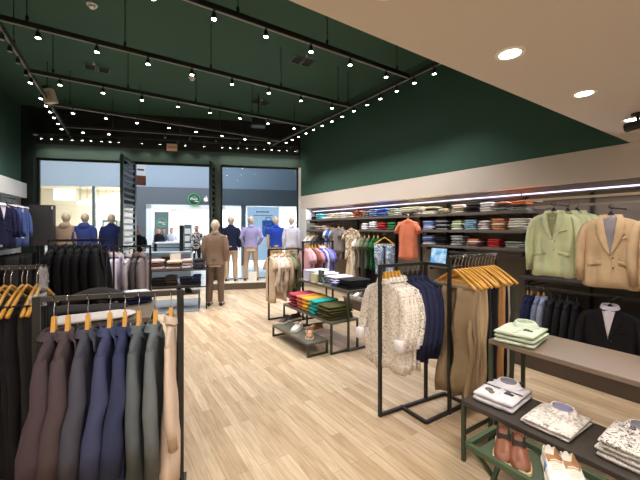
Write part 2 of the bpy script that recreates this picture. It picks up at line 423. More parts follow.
def retail_shirt(name,label,cat,loc,yaw,m,trim,dark,n=3,w=.25,d=.33,h=.022,group=None,print_=None,belt=False):
    """a neatly folded dress shirt, collar up, with its tag: detailed version for the near tables. returns the Empty of the top one"""
    t=thing(name,label,cat,loc,yaw,group)
    b=MB(); nn=24; rings=[]
    for i in range(13):
        f=i/12; x=-w/2+w*f; k=1-.5*abs(2*f-1)**7; r=[]
        for j in range(nn):
            tt=j*2*math.pi/nn; y,z=se(d/2,h/2*k,tt,.4); z=z+ (.003*math.sin(x*40+y*14)+.002*math.sin(y*31)) *(z>0)+.006*max(0,1-abs(x)/.05)*(y>d*.15)*(z>0)
            r.append((x,y,z+h/2))
        rings.append(r)
    b.loft(rings); bod=part('body',b,m,t)
    c=MB(); n2=24; rings=[]
    for rr,zz in((.046,0),(.048,.020),(.050,.036),(.055,.040),(.066,.026),(.078,.004)):
        rings.append([(math.cos(k*2*math.pi/n2)*rr*1.12,d/2-.072+math.sin(k*2*math.pi/n2)*rr*.86,h-.002+zz-.012*max(0,-math.sin(k*2*math.pi/n2))*(zz>.01)) for k in range(n2)])
    c.loft(rings,True,False); col_=part('collar',c,m,t)
    il=MB(); il.loft([[(math.cos(k*2*math.pi/n2)*rr*1.12,d/2-.072+math.sin(k*2*math.pi/n2)*rr*.86,h+zz) for k in range(n2)] for rr,zz in((.030,.006),(.0445,.026),(.0465,.037),(.043,.008))],True,False); part('inner_collar',il,trim,col_,'darker lining inside the collar')
    pl=MB(); pl.box(-.013,.013,-d/2+.012,d/2-.125,h-.001,h+.004,.002); part('placket',pl,m,bod)
    if print_:
        p=MB(); p.box(.030,.085,-.062,-.030,h-.001,h+.004,.001); p.box(.03,.06,-.024,-.010,h-.001,h+.004,.001); part('swing_tag',p,dark,bod,'small dark printed tag on the chest')
    if belt:
        q=MB(); q.box(-w/2-.002,w/2+.002,-.005,.004,h-.001,h+.004,.001); part('band',q,dark,bod,'thin dark band across the chest')
        q=MB(); q.cyl((-.06,-.075),.026,h,h+.004,14); q.cyl((-.03,-.10),.02,h,h+.0035,14); part('printed_motif',q,mat('print_grey',(120,116,112),.8),bod,'grey printed motif on the chest')
    return t
# shoes -------------------------------------------------------------------------
def shoe(name,label,loc,rz,upper,sole,inside,lace=None,side=1,L=.285,group=None,patch=None,low=False):
    """toe points to -Y; sits on z=0"""
    t=thing(name,label,'shoe',loc,rz,group)
    prof=[(0,.012,.03),(.03,.032,.045),(.1,.043,.058),(.22,.050,.064),(.36,.050,.076),(.5,.044,.088),(.62,.039,.094),(.78,.037,.086),(.9,.036,.086),(.97,.027,.088),(1,.012,.082)]
    # sole
    s=MB();rings=[];n=20
    def outline(f):
        for i in range(len(prof)-1):
            if prof[i][0]<=f<=prof[i+1][0]:
                k=(f-prof[i][0])/(prof[i+1][0]-prof[i][0]); return [prof[i][c]*(1-k)+prof[i+1][c]*k for c in(1,2)]
    def cx(f): return side*.010*math.sin(f*math.pi)*(1-f)
    N=26;pts=[]
    for i in range(N+1):
        f=i/N; w=outline(f)[0]+.005; pts.append((f,w))
    out=[(cx(f)+w,f) for f,w in pts]+[(cx(f)-w,f) for f,w in reversed(pts)]
    s.loft([[(x*q,-L/2+(f-.5)*0+f*L+(0),z) for x,f in out] for q,z in((.95,0),(1,.005),(1,.022),(.96,.027))],True,True,True)
    part('sole',s,sole,t)
    # upper, open at the ankle
    u=MB();rows=[];lin_=[];K=21
    for i in range(N+1):
        f=.012+.976*i/N; w,h=outline(f); r=[]; lr=[]
        op=0
        if .46<f<.985: op=min(1,(f-.46)/.09,(.985-f)/.02)
        for k in range(K):
            a=math.pi*k/(K-1); x,z=w*math.cos(a),(h-.022)*math.sin(a)**.6
            c=abs(math.cos(a)); rim=(h-.022)*(.86+.14*abs(2*(f-.7)/.5)**2)
            if op>0:
                if c<.60: z=z*(1-op)+op*.014; x=x*(1+.25*op*(c>.35))
                else: z=z*(1-op)+op*min(rim,rim*((1-c)/.30)**.45 if c>.70 else rim); x=sgn(x)*(abs(x)*(1-op)+op*(w*(.84+.16*(c-.60)/.40)))
            r.append((cx(f)+x,-L/2+f*L,.022+z))
            if c<.72: lr.append((cx(f)+x*.985,-L/2+f*L,.0255+z*(1 if c<.60 else .97)))
        rows.append(r)
        if op>=.5: lin_.append(lr)
    u.loft(rows,False,False,True,closed=False); up=part('upper',u,upper,t)
    ins=MB(); ins.loft(lin_,False,False,True,closed=False); part('lining',ins,inside,up,'darker lining of the open shoe')
    if lace:
        for i in range(5):
            l=MB(); f=.30+.045*i; w,h=outline(f); l.tube([(cx(f)+.022*math.cos(a),-L/2+f*L,.022+(h-.022)*(1-.10*abs(math.cos(a)))+.004) for a in [math.pi*j/6 for j in range(7)]],.0028,6); part('lace',l,lace,up)
    if patch:
        for sd in(-1,1):
            p=MB(); g=[]
            for zz in(.030,.048,.064):
                row=[]
                for i in range(5):
                    f=.40+.035*i; w,h=outline(f); row.append((cx(f)+sd*(w*(1-((zz-.022)/(h-.022))**3.3)**.5+.004),-L/2+f*L,zz))
                g.append(row)
            p.sheet(g,.003,(-sd,0,0))
            part('side_panel',p,patch,up,'coloured panel on the shoe side')
    return t
# figures -----------------------------------------------------------------------
def figure_meshes(pose='plain',seed=0,hood=False,short=False,blazer=True,m_top=None,m_leg=None,m_skin=None,bare=False,hem=.86):
    """standing adult, 1.78 m, facing -Y, feet on z=0; returns list of (part, mesh, label)"""
    S={}
    sp=.17 if pose=='apart' else .125
    hipz=.93
    legs=[[(s*.085,0,hipz),(s*(.06+sp*.38),-.015,.50),(s*(sp*.95),.02,.09)] for s in(-1,1)]
    if pose=='akimbo' or pose=='apart': arms=[[(s*.185,.0,1.43),(s*.29,.07,1.17),(s*.20,-.06,.98)] for s in(-1,1)]
    elif pose=='forward': arms=[[(s*.185,0,1.43),(s*.23,.03,1.16),(s*.15,-.22,1.12)] for s in(-1,1)]
    elif pose=='phone': arms=[[(-.185,0,1.43),(-.22,.0,1.15),(-.05,-.2,1.2)],[(.185,0,1.43),(.24,-.05,1.18),(.10,-.16,1.50)]]
    else: arms=[[(s*.185,.0,1.43),(s*.228,.03,1.15),(s*.222,-.03,.90)] for s in(-1,1)]
    def torso(mb,g,z0=.80,neck=True,open_=False):
        prof=[(.80,.185,.125),(.90,.178,.122),(1.0,.165,.112),(1.10,.158,.108),(1.22,.175,.118),(1.33,.188,.12),(1.40,.19,.105),(1.445,.165,.085),(1.475,.10,.07),(1.50,.062,.058)]
        rings=[]
        for z,a,b in prof:
            if z<z0-.001 and z+.1<z0:continue
            rings.append([se(a+g,b+g,k*2*math.pi/24,.85)+(max(z,z0),) for k in range(24)])
        mb.loft(rings)
    def limb(mb,pts,rad,n=12): mb.tube(pts,rad,n)
    def mid(p,q,f): return tuple(p[i]*(1-f)+q[i]*f for i in range(3))
    out=[]
    b=MB()
    torso(b,-.012)
    b.tube([(0,.01,1.44),(0,.0,1.52),(0,-.01,1.60)],[.06,.055,.056],14)
    # head with brow, nose, chin
    b.ellips((0,-.005,1.650),.085,.104,.112,18,12); b.ellips((0,-.035,1.585),.058,.066,.05); b.ellips((0,-.110,1.630),.012,.018,.024,8,6); b.ellips((0,-.093,1.667),.055,.02,.012,10,6)
    for s in(-1,1): b.ellips((s*.086,.005,1.640),.010,.02,.03,8,6)
    b.ellips((0,-.092,1.585),.022,.012,.008,8,6)
    for s,a in zip((-1,1),arms):
        limb(b,[a[0],mid(a[0],a[1],.5),a[1],mid(a[1],a[2],.5),a[2]],[.056,.050,.042,.038,.028])
        d=(Vector(a[2])-Vector(a[1])).normalized(); w=Vector(a[2]); side=Vector((0,1,0)) if abs(d.z)>.5 else Vector((1,0,0)); side=(side-d*side.dot(d)).normalized()
        b.tube([w-d*.01,w+d*.04,w+d*.085],[.027,.036,.033],10,.55)
        for k in range(4):
            q=w+d*.08+side*(.024-.016*k); L=(.072,.082,.076,.058)[k]; nr=d.cross(side)*s
            b.tube([q,q+d*L*.55+nr*-.004,q+d*L+nr*-.02],[.0095,.009,.0075],6)
        b.tube([w+d*.02+side*.025,w+d*.05+side*.045,w+d*.085+side*.047],[.012,.011,.009],6)
    for l in legs:
        limb(b,[l[0],mid(l[0],l[1],.5),l[1],mid(l[1],l[2],.35),l[2]],[.092,.078,.056,.057,.038],14)
        b.tube([(l[2][0],.05,.05),(l[2][0],-.04,.045),(l[2][0]*1.05,-.14,.03)],[.042,.042,.032],10,.8)
    b.ellips((0,0,.90),.16,.11,.11)
    out.append(('body' ,remeshed(b,'body',m_skin or skinM,.011,3),None))
    # trousers
    p=MB()
    if not bare:
        p.ellips((0,0,.93),.182,.128,.12,24,10)
        for l in legs: limb(p,[(l[0][0],0,.93),mid(l[0],l[1],.5),l[1],mid(l[1],l[2],.5),(l[2][0],l[2][1]-.01,.075)],[.102,.088,.070,.066,.060],16)
        out.append(('trousers',remeshed(p,'trousers',m_leg,.012,4),None))
    # top
    j=MB(); torso(j,.006 if blazer else .004,hem)
    for s,a in zip((-1,1),arms):
        if short: limb(j,[(a[0][0]-s*.03,a[0][1],a[0][2]-.005),mid(a[0],a[1],.3),mid(a[0],a[1],.62)],[.075,.07,.072])
        else: limb(j,[(a[0][0]-s*.03,a[0][1],a[0][2]-.005),mid(a[0],a[1],.5),a[1],mid(a[1],a[2],.5),mid(a[1],a[2],.95)],[.077,.068,.058,.052,.044])
    if blazer:
        j.loft([[se(a,bb,k*2*math.pi/24,.85)+(z,) for k in range(24)] for z,a,bb in((hem-.03,.192,.136),(hem,.19,.132),(hem+.1,.175,.12))])
    if hood:
        j.ellips((0,.075,1.44),.12,.07,.09)
    out.append(('blazer' if blazer else 'shirt',remeshed(j,'top',m_top,.011,3),None))
    c=MB(); n=20
    c.loft([[(math.cos(k*2*math.pi/n)*r,.006+math.sin(k*2*math.pi/n)*r*.95,z-.03*max(0,-math.sin(k*2*math.pi/n))) for k in range(n)] for r,z in((.072,1.475),(.066,1.52),(.07,1.528),(.088,1.49),(.10,1.468))],False,False)
    out.append(('collar',c.mesh('collar',m_top),None))
    if blazer:
        v=MB(); v.bar((0,.138,hem-.025),(0,.122,hem+.10),.006,.006); out.append(('back_vent',v.mesh('vent',blackpl),None))
    for l in legs:
        f=MB(); x=l[2][0]; 
        rings=[]
        for y,w,h in((.075,.02,.05),(.06,.036,.07),(.0,.04,.085),(-.06,.045,.065),(-.13,.046,.045),(-.18,.036,.035),(-.205,.015,.02)):
            rings.append([(x+w*math.cos(k*math.pi*2/12),y,max(0,h/2+h/2*math.sin(k*math.pi*2/12))) for k in range(12)])
        f.loft(rings); out.append(('shoe',f.mesh('shoe',blackpl if seed%2==0 else mat('brown_leather_dark',(70,48,36),.4)),None))
    return out
def figure(name,label,cat,loc,rz,group=None,hair=None,scale=1,**kw):
    t=thing(name,label,cat,loc,rz,group); t.scale=(scale,)*3
    last={}
    for n,me,l in figure_meshes(**kw):
        o=link(n,me,last.get('blazer',last.get('shirt',t)) if n in('collar','back_vent') else t); last[n]=o
    if hair:
        h=MB(); n=18; rings=[]
        for i in range(9):
            f=i/8; a=-.35+1.9*f; rings.append([(.092*math.cos(min(a,1.55))*math.cos(k*2*math.pi/n),.012+.108*math.cos(min(a,1.55))*math.sin(k*2*math.pi/n) if math.sin(k*2*math.pi/n)>-.3 or f>.45 else .012-.03*math.cos(a),1.662+.112*math.sin(min(a,1.55))) for k in range(n)])
        h.loft(rings)
        if hair=='long':
            h.loft([[(.07*math.cos(k*2*math.pi/12),.06+.045*math.sin(k*2*math.pi/12),z) for k in range(12)] for z in(1.74,1.6,1.45)])
        part('hair',h,mat('dark_hair',(28,22,20),.6),t)
    return t
# ================================================================== THE SHELL
XW=4.92; ZC=4.65; ZB=2.555; ZT=3.96
P0=Vector((-1.35,10.97)); P1=Vector((4.92,8.60)); FT=(P1-P0).normalized(); FL=(P1-P0).length; FNm=Vector((FT.y,-FT.x))  # inward (to the shop)
if FNm.y>0: FNm=-FNm
def fp(s,off=0,z=0): q=P0+FT*s+FNm*off; return (q.x,q.y,z)
def fs(px,off=0):
    """distance along the shopfront of what shows at column px, on a plane `off` metres inside it"""
    dx,dy=at(px,1); o=P0+FNm*off
    # o+FT*s = k*(dx,dy)
    det=FT.x*(-dy)-(-dx)*FT.y
    return ((-o.x)*(-dy)-(-dx)*(-o.y))/det
def fz(py,px,off=0): q=fp(fs(px,off),off); return hz(py,q[0],q[1])
FROT=math.atan2(FT.y,FT.x)
def fbox(mb,s0,s1,o0,o1,z0,z1):
    pts=[fp(s,o) for s,o in((s0,o0),(s1,o0),(s1,o1),(s0,o1))]
    mb.loft([[(p[0],p[1],z) for p in pts] for z in(z0,z1)],True,True,False)
LWo=0;LD=Vector((-.136,-.991)).normalized()
LN=Vector((-LD.y,LD.x))
if LN.x<0: LN=-LN
LW0=Vector(fp(fs(28.3))[:2])-LN*.12
def lw(t,off=0,z=0): q=LW0+LD*t+LN*off; return (q.x,q.y,z)   # along the left wall from the shopfront; off>0 towards the shop
def lt(px,off=0):
    dx,dy=at(px,1); o=Vector(lw(0,off)[:2]); det=LD.x*(-dy)+dx*LD.y
    return ((-o.x)*(-dy)+dx*(-o.y))/det
def lbox(mb,t0,t1,o0,o1,z0,z1):
    pts=[lw(t,o) for t,o in((t0,o0),(t1,o0),(t1,o1),(t0,o1))]
    mb.loft([[(p[0],p[1],z) for p in pts] for z in(z0,z1)],True,True,False)
green=mat('dark_green_paint',(50,84,71),.75,bump=.03,bscale=30)
greenc=mat('ceiling_green_paint',(52,86,68),.8,bump=.03,bscale=30)
beige=mat('soffit_paint',(206,197,186),.8,bump=.02,bscale=30)
bandm=mat('band_paint',(214,202,192),.7,bump=.02,bscale=40)
panel=mat('back_panel',(112,101,88),.6,bump=.02,var=.06,bscale=6)
wallw=mat('white_wall',(222,222,220),.8,bump=.02)
blk=mat('shaded_wall_black',(24,26,25),.8,bump=.02)  # upper front wall lies in shadow; that shade is put into this colour
YB=-1.6
m=MB(); m.add([(-4,YB-.2,0),(XW+1,YB-.2,0),(XW+1,8.3,0),(P1.x,P1.y,0),(P0.x,P0.y,0),(-4,11.2,0)],[(0,1,2,3,4,5)])
struct('floor',m,floormat())
m=MB(); m.box(-4,XW+.6,1.25,12,ZC,ZC+.15); struct('ceiling',m,greenc)
m=MB(); m.box(-4,XW+.6,YB-.2,1.25,ZB,ZB+.1); struct('ceiling_lower',m,beige)
m=MB(); m.box(-4,XW+.6,1.15,1.25,ZB+.1,ZC); struct('wall_soffit_front',m,green)
m=MB(); m.box(XW,XW+.6,YB-.2,8.75,ZB,ZC); struct('wall_right',m,green)
m=MB(); m.box(XW,XW+.6,YB-.2,8.62,2.18,ZB,.004); struct('trim_right',m,bandm)
m=MB(); m.box(5.2,5.5,YB-.2,8.75,0,2.18); struct('wall_right_panel',m,panel)
m=MB(); y0=ony(306,4.9); m.box(4.90,5.21,y0,8.62,0,2.18); struct('wall_right_end',m,wallw)
m=MB(); m.box(-4,XW+.6,YB-.3,YB,0,ZB); struct('wall_back',m,wallw)
m=MB(); lbox(m,-.1,12.9,-.2,0,2.72,ZC); struct('wall_left',m,green)
m=MB(); lbox(m,-.1,12.9,-.2,0,0,2.36); struct('wall_left_lower',m,wallw)
m=MB(); lbox(m,-.1,12.9,-.2,.12,2.36,2.72); struct('trim_left',m,wallw)
# shopfront -------------------------------------------------------------------
sA,sB,sC,sD,sE,sF=fs(36),fs(134.5),fs(215),fs(220.5),fs(298.5),FL
ZG=3.39
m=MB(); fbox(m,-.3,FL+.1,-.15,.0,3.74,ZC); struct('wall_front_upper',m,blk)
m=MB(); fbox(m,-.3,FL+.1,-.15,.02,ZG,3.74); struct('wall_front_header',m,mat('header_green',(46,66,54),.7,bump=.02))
m=MB(); fbox(m,-.3,sA,-.15,.10,0,ZC); struct('wall_front_pier',m,mat('pier_dark_green',(24,36,31),.7))
m=MB(); fbox(m,sC,sD,-.15,.10,0,ZG); struct('column_front',m,mat('column_olive',(62,70,60),.6))
m=MB(); fbox(m,sE,FL+.1,-.15,.03,0,ZG); struct('wall_front_end',m,wallw)
glass=glassmat('shop_glass')
def window(n,s0,s1,seams):
    f=MB(); w=.05
    fbox(f,s0,s0+w,-.1,-.04,.2,ZG);fbox(f,s1-w,s1,-.1,-.04,.2,ZG);fbox(f,s0,s1,-.1,-.04,ZG-w,ZG);fbox(f,s0,s1,-.1,-.04,0,.2)
    o=struct('window_%d'%n,f,black)
    g=MB(); e=[s0+w]+[fs(p,-.07) for p in seams]+[s1-w]
    for a,b in zip(e,e[1:]): fbox(g,a+.002,b-.002,-.076,-.068,.2,ZG-w)
    part('pane',g,glass,o)
window(1,sA,sB,[81]); window(2,sD,sE,[259])
m=MB(); fbox(m,sB,sC,-.1,-.04,ZG-.06,ZG); fbox(m,sB-.04,sB+.02,-.1,.0,0,ZG); struct('door_1',m,black)
# display platform under the windows
plat=mat('platform_top',(224,212,196),.5); platf=mat('platform_front',(92,80,70),.6)
def platform(n,s0,s1):
    a=MB(); fbox(a,s0,s1,0,.62,0,.165); o=struct('trim_%d'%n,a,platf)
    a=MB(); fbox(a,s0,s1,0,.63,.165,.19); part('top',a,plat,o)
platform(1,sA,sB-.15); platform(2,sD-.25,FL)
# entrance doors: tall louvred leaves folded inwards
def leaf(label,hinge,free,n):
    h=Vector(hinge);f=Vector(free);L=(f-h).length; d=(f-h).normalized()
    t=thing('louvred_door',label,'door',(h.x,h.y,0),math.atan2(d.y,d.x))
    a=MB();a.box(0,.05,-.03,.03,.05,3.36,.004);a.box(L-.07,L,-.035,.035,.05,3.38,.004);a.box(.05,L-.07,-.025,.025,.05,.2);a.box(.05,L-.07,-.025,.025,3.28,3.36);part('frame',a,mat('door_green_black',(40,52,48),.4),t)
    a=MB()
    for i in range(n):
        z=.30+i*2.95/n; a.box(.045,L-.065,-.02,.02,z,z+.05,.004)
    part('slats',a,mat('slat_green_black',(46,60,56),.4),t)
    a=MB();a.box(.05,L-.07,-.004,.004,.2,3.28);part('pane',a,glass,t)
    a=MB();a.bar((L-.035,-.07,1.0),(L-.035,-.07,1.5),.02);a.bar((L-.035,-.035,1.05),(L-.035,-.07,1.05),.014);a.bar((L-.035,-.035,1.45),(L-.035,-.07,1.45),.014);part('handle',a,steel,t)
hp_=fp(sB,0);leaf('tall dark louvred glass door standing open beside the navy mannequin',hp_[:2],at(121.5,7.95),19)
hp_=fp(sC,0.02);leaf('tall dark louvred glass door standing open against the olive column',hp_[:2],at(210.3,8.85),19)
# exit sign + small plate on the header
ex=fp(fs(172,.05),.05); ezt=hz(144,ex[0],ex[1]); ezb=hz(151,ex[0],ex[1])
t=thing('exit_sign','white emergency exit sign with red lettering above the entrance','sign',(ex[0],ex[1],ezb),FROT)
a=MB();a.box(-.13,.13,-.03,0.02,0,ezt-ezb,.004);part('panel',a,mat('exit_panel',(226,196,170),.6),t)
def text(s,size,m,parent,loc,rot,ex=.002,align='CENTER',name='lettering'):
    c=bpy.data.curves.new('txt','FONT');c.body=s;c.size=size;c.extrude=ex;c.align_x=align;c.align_y='CENTER'
    o=bpy.data.objects.new(name,c);COL.objects.link(o)
    dg=bpy.context.evaluated_depsgraph_get();me=bpy.data.meshes.new_from_object(o.evaluated_get(dg));bpy.data.objects.remove(o);bpy.data.curves.remove(c)
    me.materials.clear();me.materials.append(m);o=link(name,me,parent,loc);o.rotation_euler=rot;return o
text('SAÍDA',.075,mat('exit_red',(190,60,40),.5),t,(0,-.033,(ezt-ezb)/2),(R(90),0,0))
# ================================================================== CEILING: TRACKS AND LAMPS
trackm=mat('track_dark',(44,46,42),.5,.2)
def track(label,p0,p1,rods):
    t=thing('lighting_track',label,'lighting track',(p0[0],p0[1],ZT))
    v=Vector((p1[0]-p0[0],p1[1]-p0[1],0))
    a=MB();a.bar((0,0,0),v,.05,.055);part('rail',a,trackm,t)
    a=MB();a.bar(Vector((0,0,-.03)),v+Vector((0,0,-.03)),.022,.012);part('conductor',a,mat('conductor_grey',(150,148,140),.4,.3),t,'pale conductor strip under the rail')
    for f in rods:
        a=MB();q=v*f;a.tube([q+Vector((0,0,.02)),q+Vector((0,0,ZC-ZT))],.007,6);a.tube([q+Vector((0,0,.02)),q+Vector((0,0,.09))],.018,8);part('suspension_rod',a,trackm,t)
def lxr(Y,pxs,x0,x1): return [(onx(p,Y)-x0)/(x1-x0) for p in pxs]
LTa=(-1.15,2.6);LTb=(-.63,10.7)
def ltx(y): return LTa[0]+(LTb[0]-LTa[0])*(y-LTa[1])/(LTb[1]-LTa[1])
YT=[3.62,5.10,6.58,8.06]
track('black lighting track hung on rods, first cross track beyond the beige ceiling',(ltx(3.62),3.62),(4.02,3.62),lxr(3.62,[238,327,397],ltx(3.62),4.02)+[.1])
track('black lighting track hung on rods, second cross track beyond the beige ceiling',(ltx(5.1),5.1),(4.02,5.1),lxr(5.1,[27,125,211,281,338],ltx(5.1),4.02))
track('black lighting track hung on rods, third cross track beyond the beige ceiling',(ltx(6.58),6.58),(4.02,6.58),lxr(6.58,[53,128,196,252],ltx(6.58),4.02))
track('black lighting track hung on rods, fourth cross track beyond the beige ceiling',(ltx(8.06),8.06),(4.02,8.06),lxr(8.06,[70,140,220],ltx(8.06),4.02))
track('slim black track running slantwise in front of the dark upper shopfront',(ltx(9.65),9.65),(4.02,8.12),[.2,.5,.8])
track('long black lighting track running beside the wall of blue suits',LTa,LTb,[.15,.4,.65,.9])
track('long black lighting track running above the shelves of folded shirts',(4.02,1.6),(4.02,8.75),[.2,.5,.8])
lampE=emis('lamp_face',(255,250,246),26)
lampO=mat('lamp_glass_unlit',(150,150,150),.3)
SPM={}
def spotmeshes():
    if SPM: return SPM
    a=MB();a.box(-.02,.02,-.02,.02,-.06,-.025,.003);a.tube([(0,0,-.06),(0,0,-.09)],.008,6);SPM['mount']=a.mesh('mount',trackm)
    a=MB();a.loft([[(math.cos(k*math.pi/8)*r,math.sin(k*math.pi/8)*r,z) for k in range(16)] for r,z in((.02,-.085),(.034,-.09),(.042,-.17),(.047,-.195),(.040,-.195),(.038,-.18))],True,True);SPM['body']=a.mesh('body',trackm)
    a=MB();a.cyl((0,0),.038,-.198,-.186,16);SPM['lit']=a.mesh('lamp',lampE);SPM['off']=a.mesh('lamp',lampO);return SPM
WARM=(1.0,.97,.92)
def spot(label,x,y,z=ZT-.0,lit=True,aim=(0,0),power=60,cone=115,group=None,blend=.7):
    M=spotmeshes();t=thing('spotlight',label,'spotlight',(x,y,z),0,group);t.scale=(.66,)*3
    link('mount',M['mount'],t)
    for k in('body','lit' if lit else 'off'):
        o=link('housing' if k=='body' else 'lamp',M[k],t)
        if aim!=(0,0):
            # swivel about the mount
            ang=math.atan2(math.hypot(*aim),1);ax=Vector((aim[1],-aim[0],0)).normalized()
            Mx=Matrix.Translation((0,0,-.09))@Matrix.Rotation(ang,4,-ax if 0 else ax)@Matrix.Translation((0,0,.09));
            # rotating -Z towards aim
            if (Mx.to_3x3()@Vector((0,0,-1))).to_2d().dot(Vector(aim))<0: Mx=Matrix.Translation((0,0,-.09))@Matrix.Rotation(-ang,4,ax)@Matrix.Translation((0,0,.09))
            o.matrix_local=Mx
    if lit and power:
        l=bpy.data.lights.new('lamp_light','SPOT');l.energy=power*LK;l.spot_size=R(cone);l.spot_blend=blend;l.shadow_soft_size=.04;l.color=WARM
        o=bpy.data.objects.new('lamp_light',l);COL.objects.link(o);o.parent=t
        d=Vector((aim[0],aim[1],-1)).normalized();o.location=Vector((0,0,-.09))+d*.13;o.rotation_euler=d.to_track_quat('-Z','Y').to_euler()
LK=.80
def onl(px):
    # y on the left track line for column px
    dx,dy=at(px,1); ax,ay=LTa; vx,vy=LTb[0]-ax,LTb[1]-ay
    det=vx*(-dy)+dx*vy; s=((-ax)*(-dy)+dx*(-ay))/det; return ax+vx*s,ay+vy*s
nm=['first','second','third','fourth']
LP=[[153,214,266,311,350,386],[38,97,148,192,232,269,301,332],[60,103,142,178,210,240,268,294],[73,106,137,169,196,222,245,269]]
for i,(Y,pp) in enumerate(zip(YT,LP)):
    for k,p in enumerate(pp):
        spot('lit spotlight on the %s cross track, %s from the suit wall'%(nm[i],th(k+1,len(pp))),onx(p,Y),Y,power=60,group='spotlights on the %s cross track'%nm[i])
for k,p in enumerate([83,109]):
    x,y=at(p,1);
    s_=( -1); 
    # intersection with the slanted track
    ax,ay=ltx(9.65),9.65;vx,vy=4.02-ax,8.12-9.65;dx,dy=at(p,1);det=vx*(-dy)+dx*vy;q=((-ax)*(-dy)+dx*(-ay))/det
    spot('lit spotlight on the slanted slim track, %s from the suit wall'%ORD[k+1],ax+vx*q,ay+vy*q,power=25,group='spotlights on the slanted track')
for k,p in enumerate([165,190,216,240]):
    dx,dy=at(p,1);det=vx*(-dy)+dx*vy;q=((-ax)*(-dy)+dx*(-ay))/det
    spot('unlit spotlight on the slanted slim track, %s from the lit ones'%ORD[k+1],ax+vx*q,ay+vy*q,lit=False,group='spotlights on the slanted track')
for k,p in enumerate([2,10,18,26]): spot('dark unlit spotlight on the suit wall track, %s from the beige ceiling'%ORD[k+1],*onl(p),lit=False,group='spotlights on the suit wall track')
for k,p in enumerate([31.5,42,47,51,55,59,62.5]): spot('lit spotlight on the suit wall track, %s beyond the unlit ones'%ORD[k+1],*onl(p),power=50,cone=125,aim=(-.22,-.05),group='spotlights on the suit wall track')
RL=[434,414,396.5,380,367,353.6,342,331.5,322,313.3,305.8,298.3,292,286]
for k,p in enumerate(RL): spot('lit spotlight on the shelf wall track, %s from the beige ceiling'%th(k+1,len(RL)),4.02,ony(p,4.02),power=46,cone=100,aim=(.10,0),group='spotlights on the shelf wall track')
RO=[41,51,61,72,82,91,101,110,119,142,160,185,204,222,230.3,238.5,247,255.5,264,271.5,279.3,287,295]
for k,p in enumerate(RO):
    s=fs(p,.32);q=fp(s,.32);spot('lit spotlight above the shopfront windows, %s from the dark pier'%th(k+1,len(RO)),q[0],q[1],3.93,power=9,aim=(-FNm.x*.25,-FNm.y*.25),group='spotlights above the shopfront')
a=MB();q0=fp(.1,.32);q1=fp(FL-.1,.32);t=thing('lighting_track','black lighting track fixed along the shopfront header','lighting track',(q0[0],q0[1],3.93))
a.bar((0,0,0),(q1[0]-q0[0],q1[1]-q0[1],0),.04,.05);part('rail',a,trackm,t)
for s in(.3,FL/2,FL-.3):
    a=MB();v=Vector(fp(s,.32))-Vector(q0);w=Vector(fp(s,0))-Vector(q0);a.bar((v.x,v.y,0),(w.x,w.y,0),.03);part('bracket',a,trackm,t)
for p,l in((34,'small pale lamp fixed high in the corner by the dark pier'),(303,'small pale lamp fixed high in the corner by the shelf wall')):
    s=max(.06,min(FL-.12,fs(p,.15)));q=fp(s,.15)
    t=thing('corner_lamp',l,'lamp',(q[0],q[1],hz(134 if p==34 else 151,q[0],q[1])))
    a=MB();a.bar((0,0,0),(-FNm.x*.15,-FNm.y*.15,0),.02);part('bracket',a,trackm,t);a=MB();a.ellips((0,0,0),.045,.045,.045);part('globe',a,mat('globe_glass',(190,190,185),.3),t)
# soffit downlights (four modelled; the other beams are unseen and added without fixtures)
downE=emis('downlight_face',(255,236,205),30)
DL=[(at(508,.955*CF/175),'second'),(at(588,.955*CF/137),'third'),(at(638,.955*CF/111),'fourth'),(at(370,.955*CF/229),'first')]
for (x,y),o in DL:
    t=thing('recessed_downlight','round warm recessed downlight in the beige ceiling, %s from the green edge'%o if o=='first' else 'round warm recessed downlight in the beige ceiling, %s towards the jackets'%o,'downlight',(x,.97,ZB),0,'downlights in the beige ceiling')
    a=MB();n=24;a.loft([[(math.cos(k*2*math.pi/n)*r,math.sin(k*2*math.pi/n)*r,z) for k in range(n)] for r,z in((.075,.0),(.075,-.006),(.055,-.008),(.052,.0))],False,False);part('trim_ring',a,white,t)
    a=MB();a.cyl((0,0),.052,-.004,.0,24);part('lamp',a,downE,t)
def downl(x,y,e):
    l=bpy.data.lights.new('downlight_beam','SPOT');l.energy=e;l.spot_size=R(150);l.spot_blend=.6;l.shadow_soft_size=.06;l.color=(1,.90,.78)
    o=bpy.data.objects.new('downlight_beam',l);COL.objects.link(o);o.location=(x,y,ZB-.03)
for (x,y),_ in DL: downl(x,.97,46 if x<3.4 else 30)
for x in(-2,-.9,.1,1,2,3): downl(x,-.5,46 if x<1.5 else 26)  # unseen row added behind the camera, beams only
for x in(-2.2,-1.2,-.1): downl(x,.97,48)  # unseen beams added to extend the visible row, no fixtures
# air vents on the ceiling
vm=mat('vent_dark',(40,44,42),.6);vf=mat('vent_frame',(96,98,92),.5)
for (p,y_),lab in(((97,68),'square twin air vent in the green ceiling beyond the first cross track'),((146,60),'twin air vent in the green ceiling near the second track rods'),((302,61),'twin air vent in the green ceiling beside the beige edge'),((260,102),'twin air vent in the green ceiling above the third track')):
    if p==146: continue
    d=(ZC-CH)*CF/(CY-y_);x,y=at(p,d)
    t=thing('air_vent',lab,'air vent',(x,y,ZC),0)
    t.scale=(.46,.62,1)
    for sx in(-.24,.24):
        a=MB();a.box(sx-.21,sx+.21,-.2,.2,-.02,0,.004);part('frame',a,vf,t)
        a=MB()
        for k in range(6): a.box(sx-.17,sx+.17,-.17+k*.058,-.135+k*.058,-.028,-.018)
        part('grille',a,vm,t)
    a=MB();a.cyl((-.1,-.4),.05,-.05,0,14,.035);part('sensor',a,mat('sensor_white',(206,206,200),.5),t)
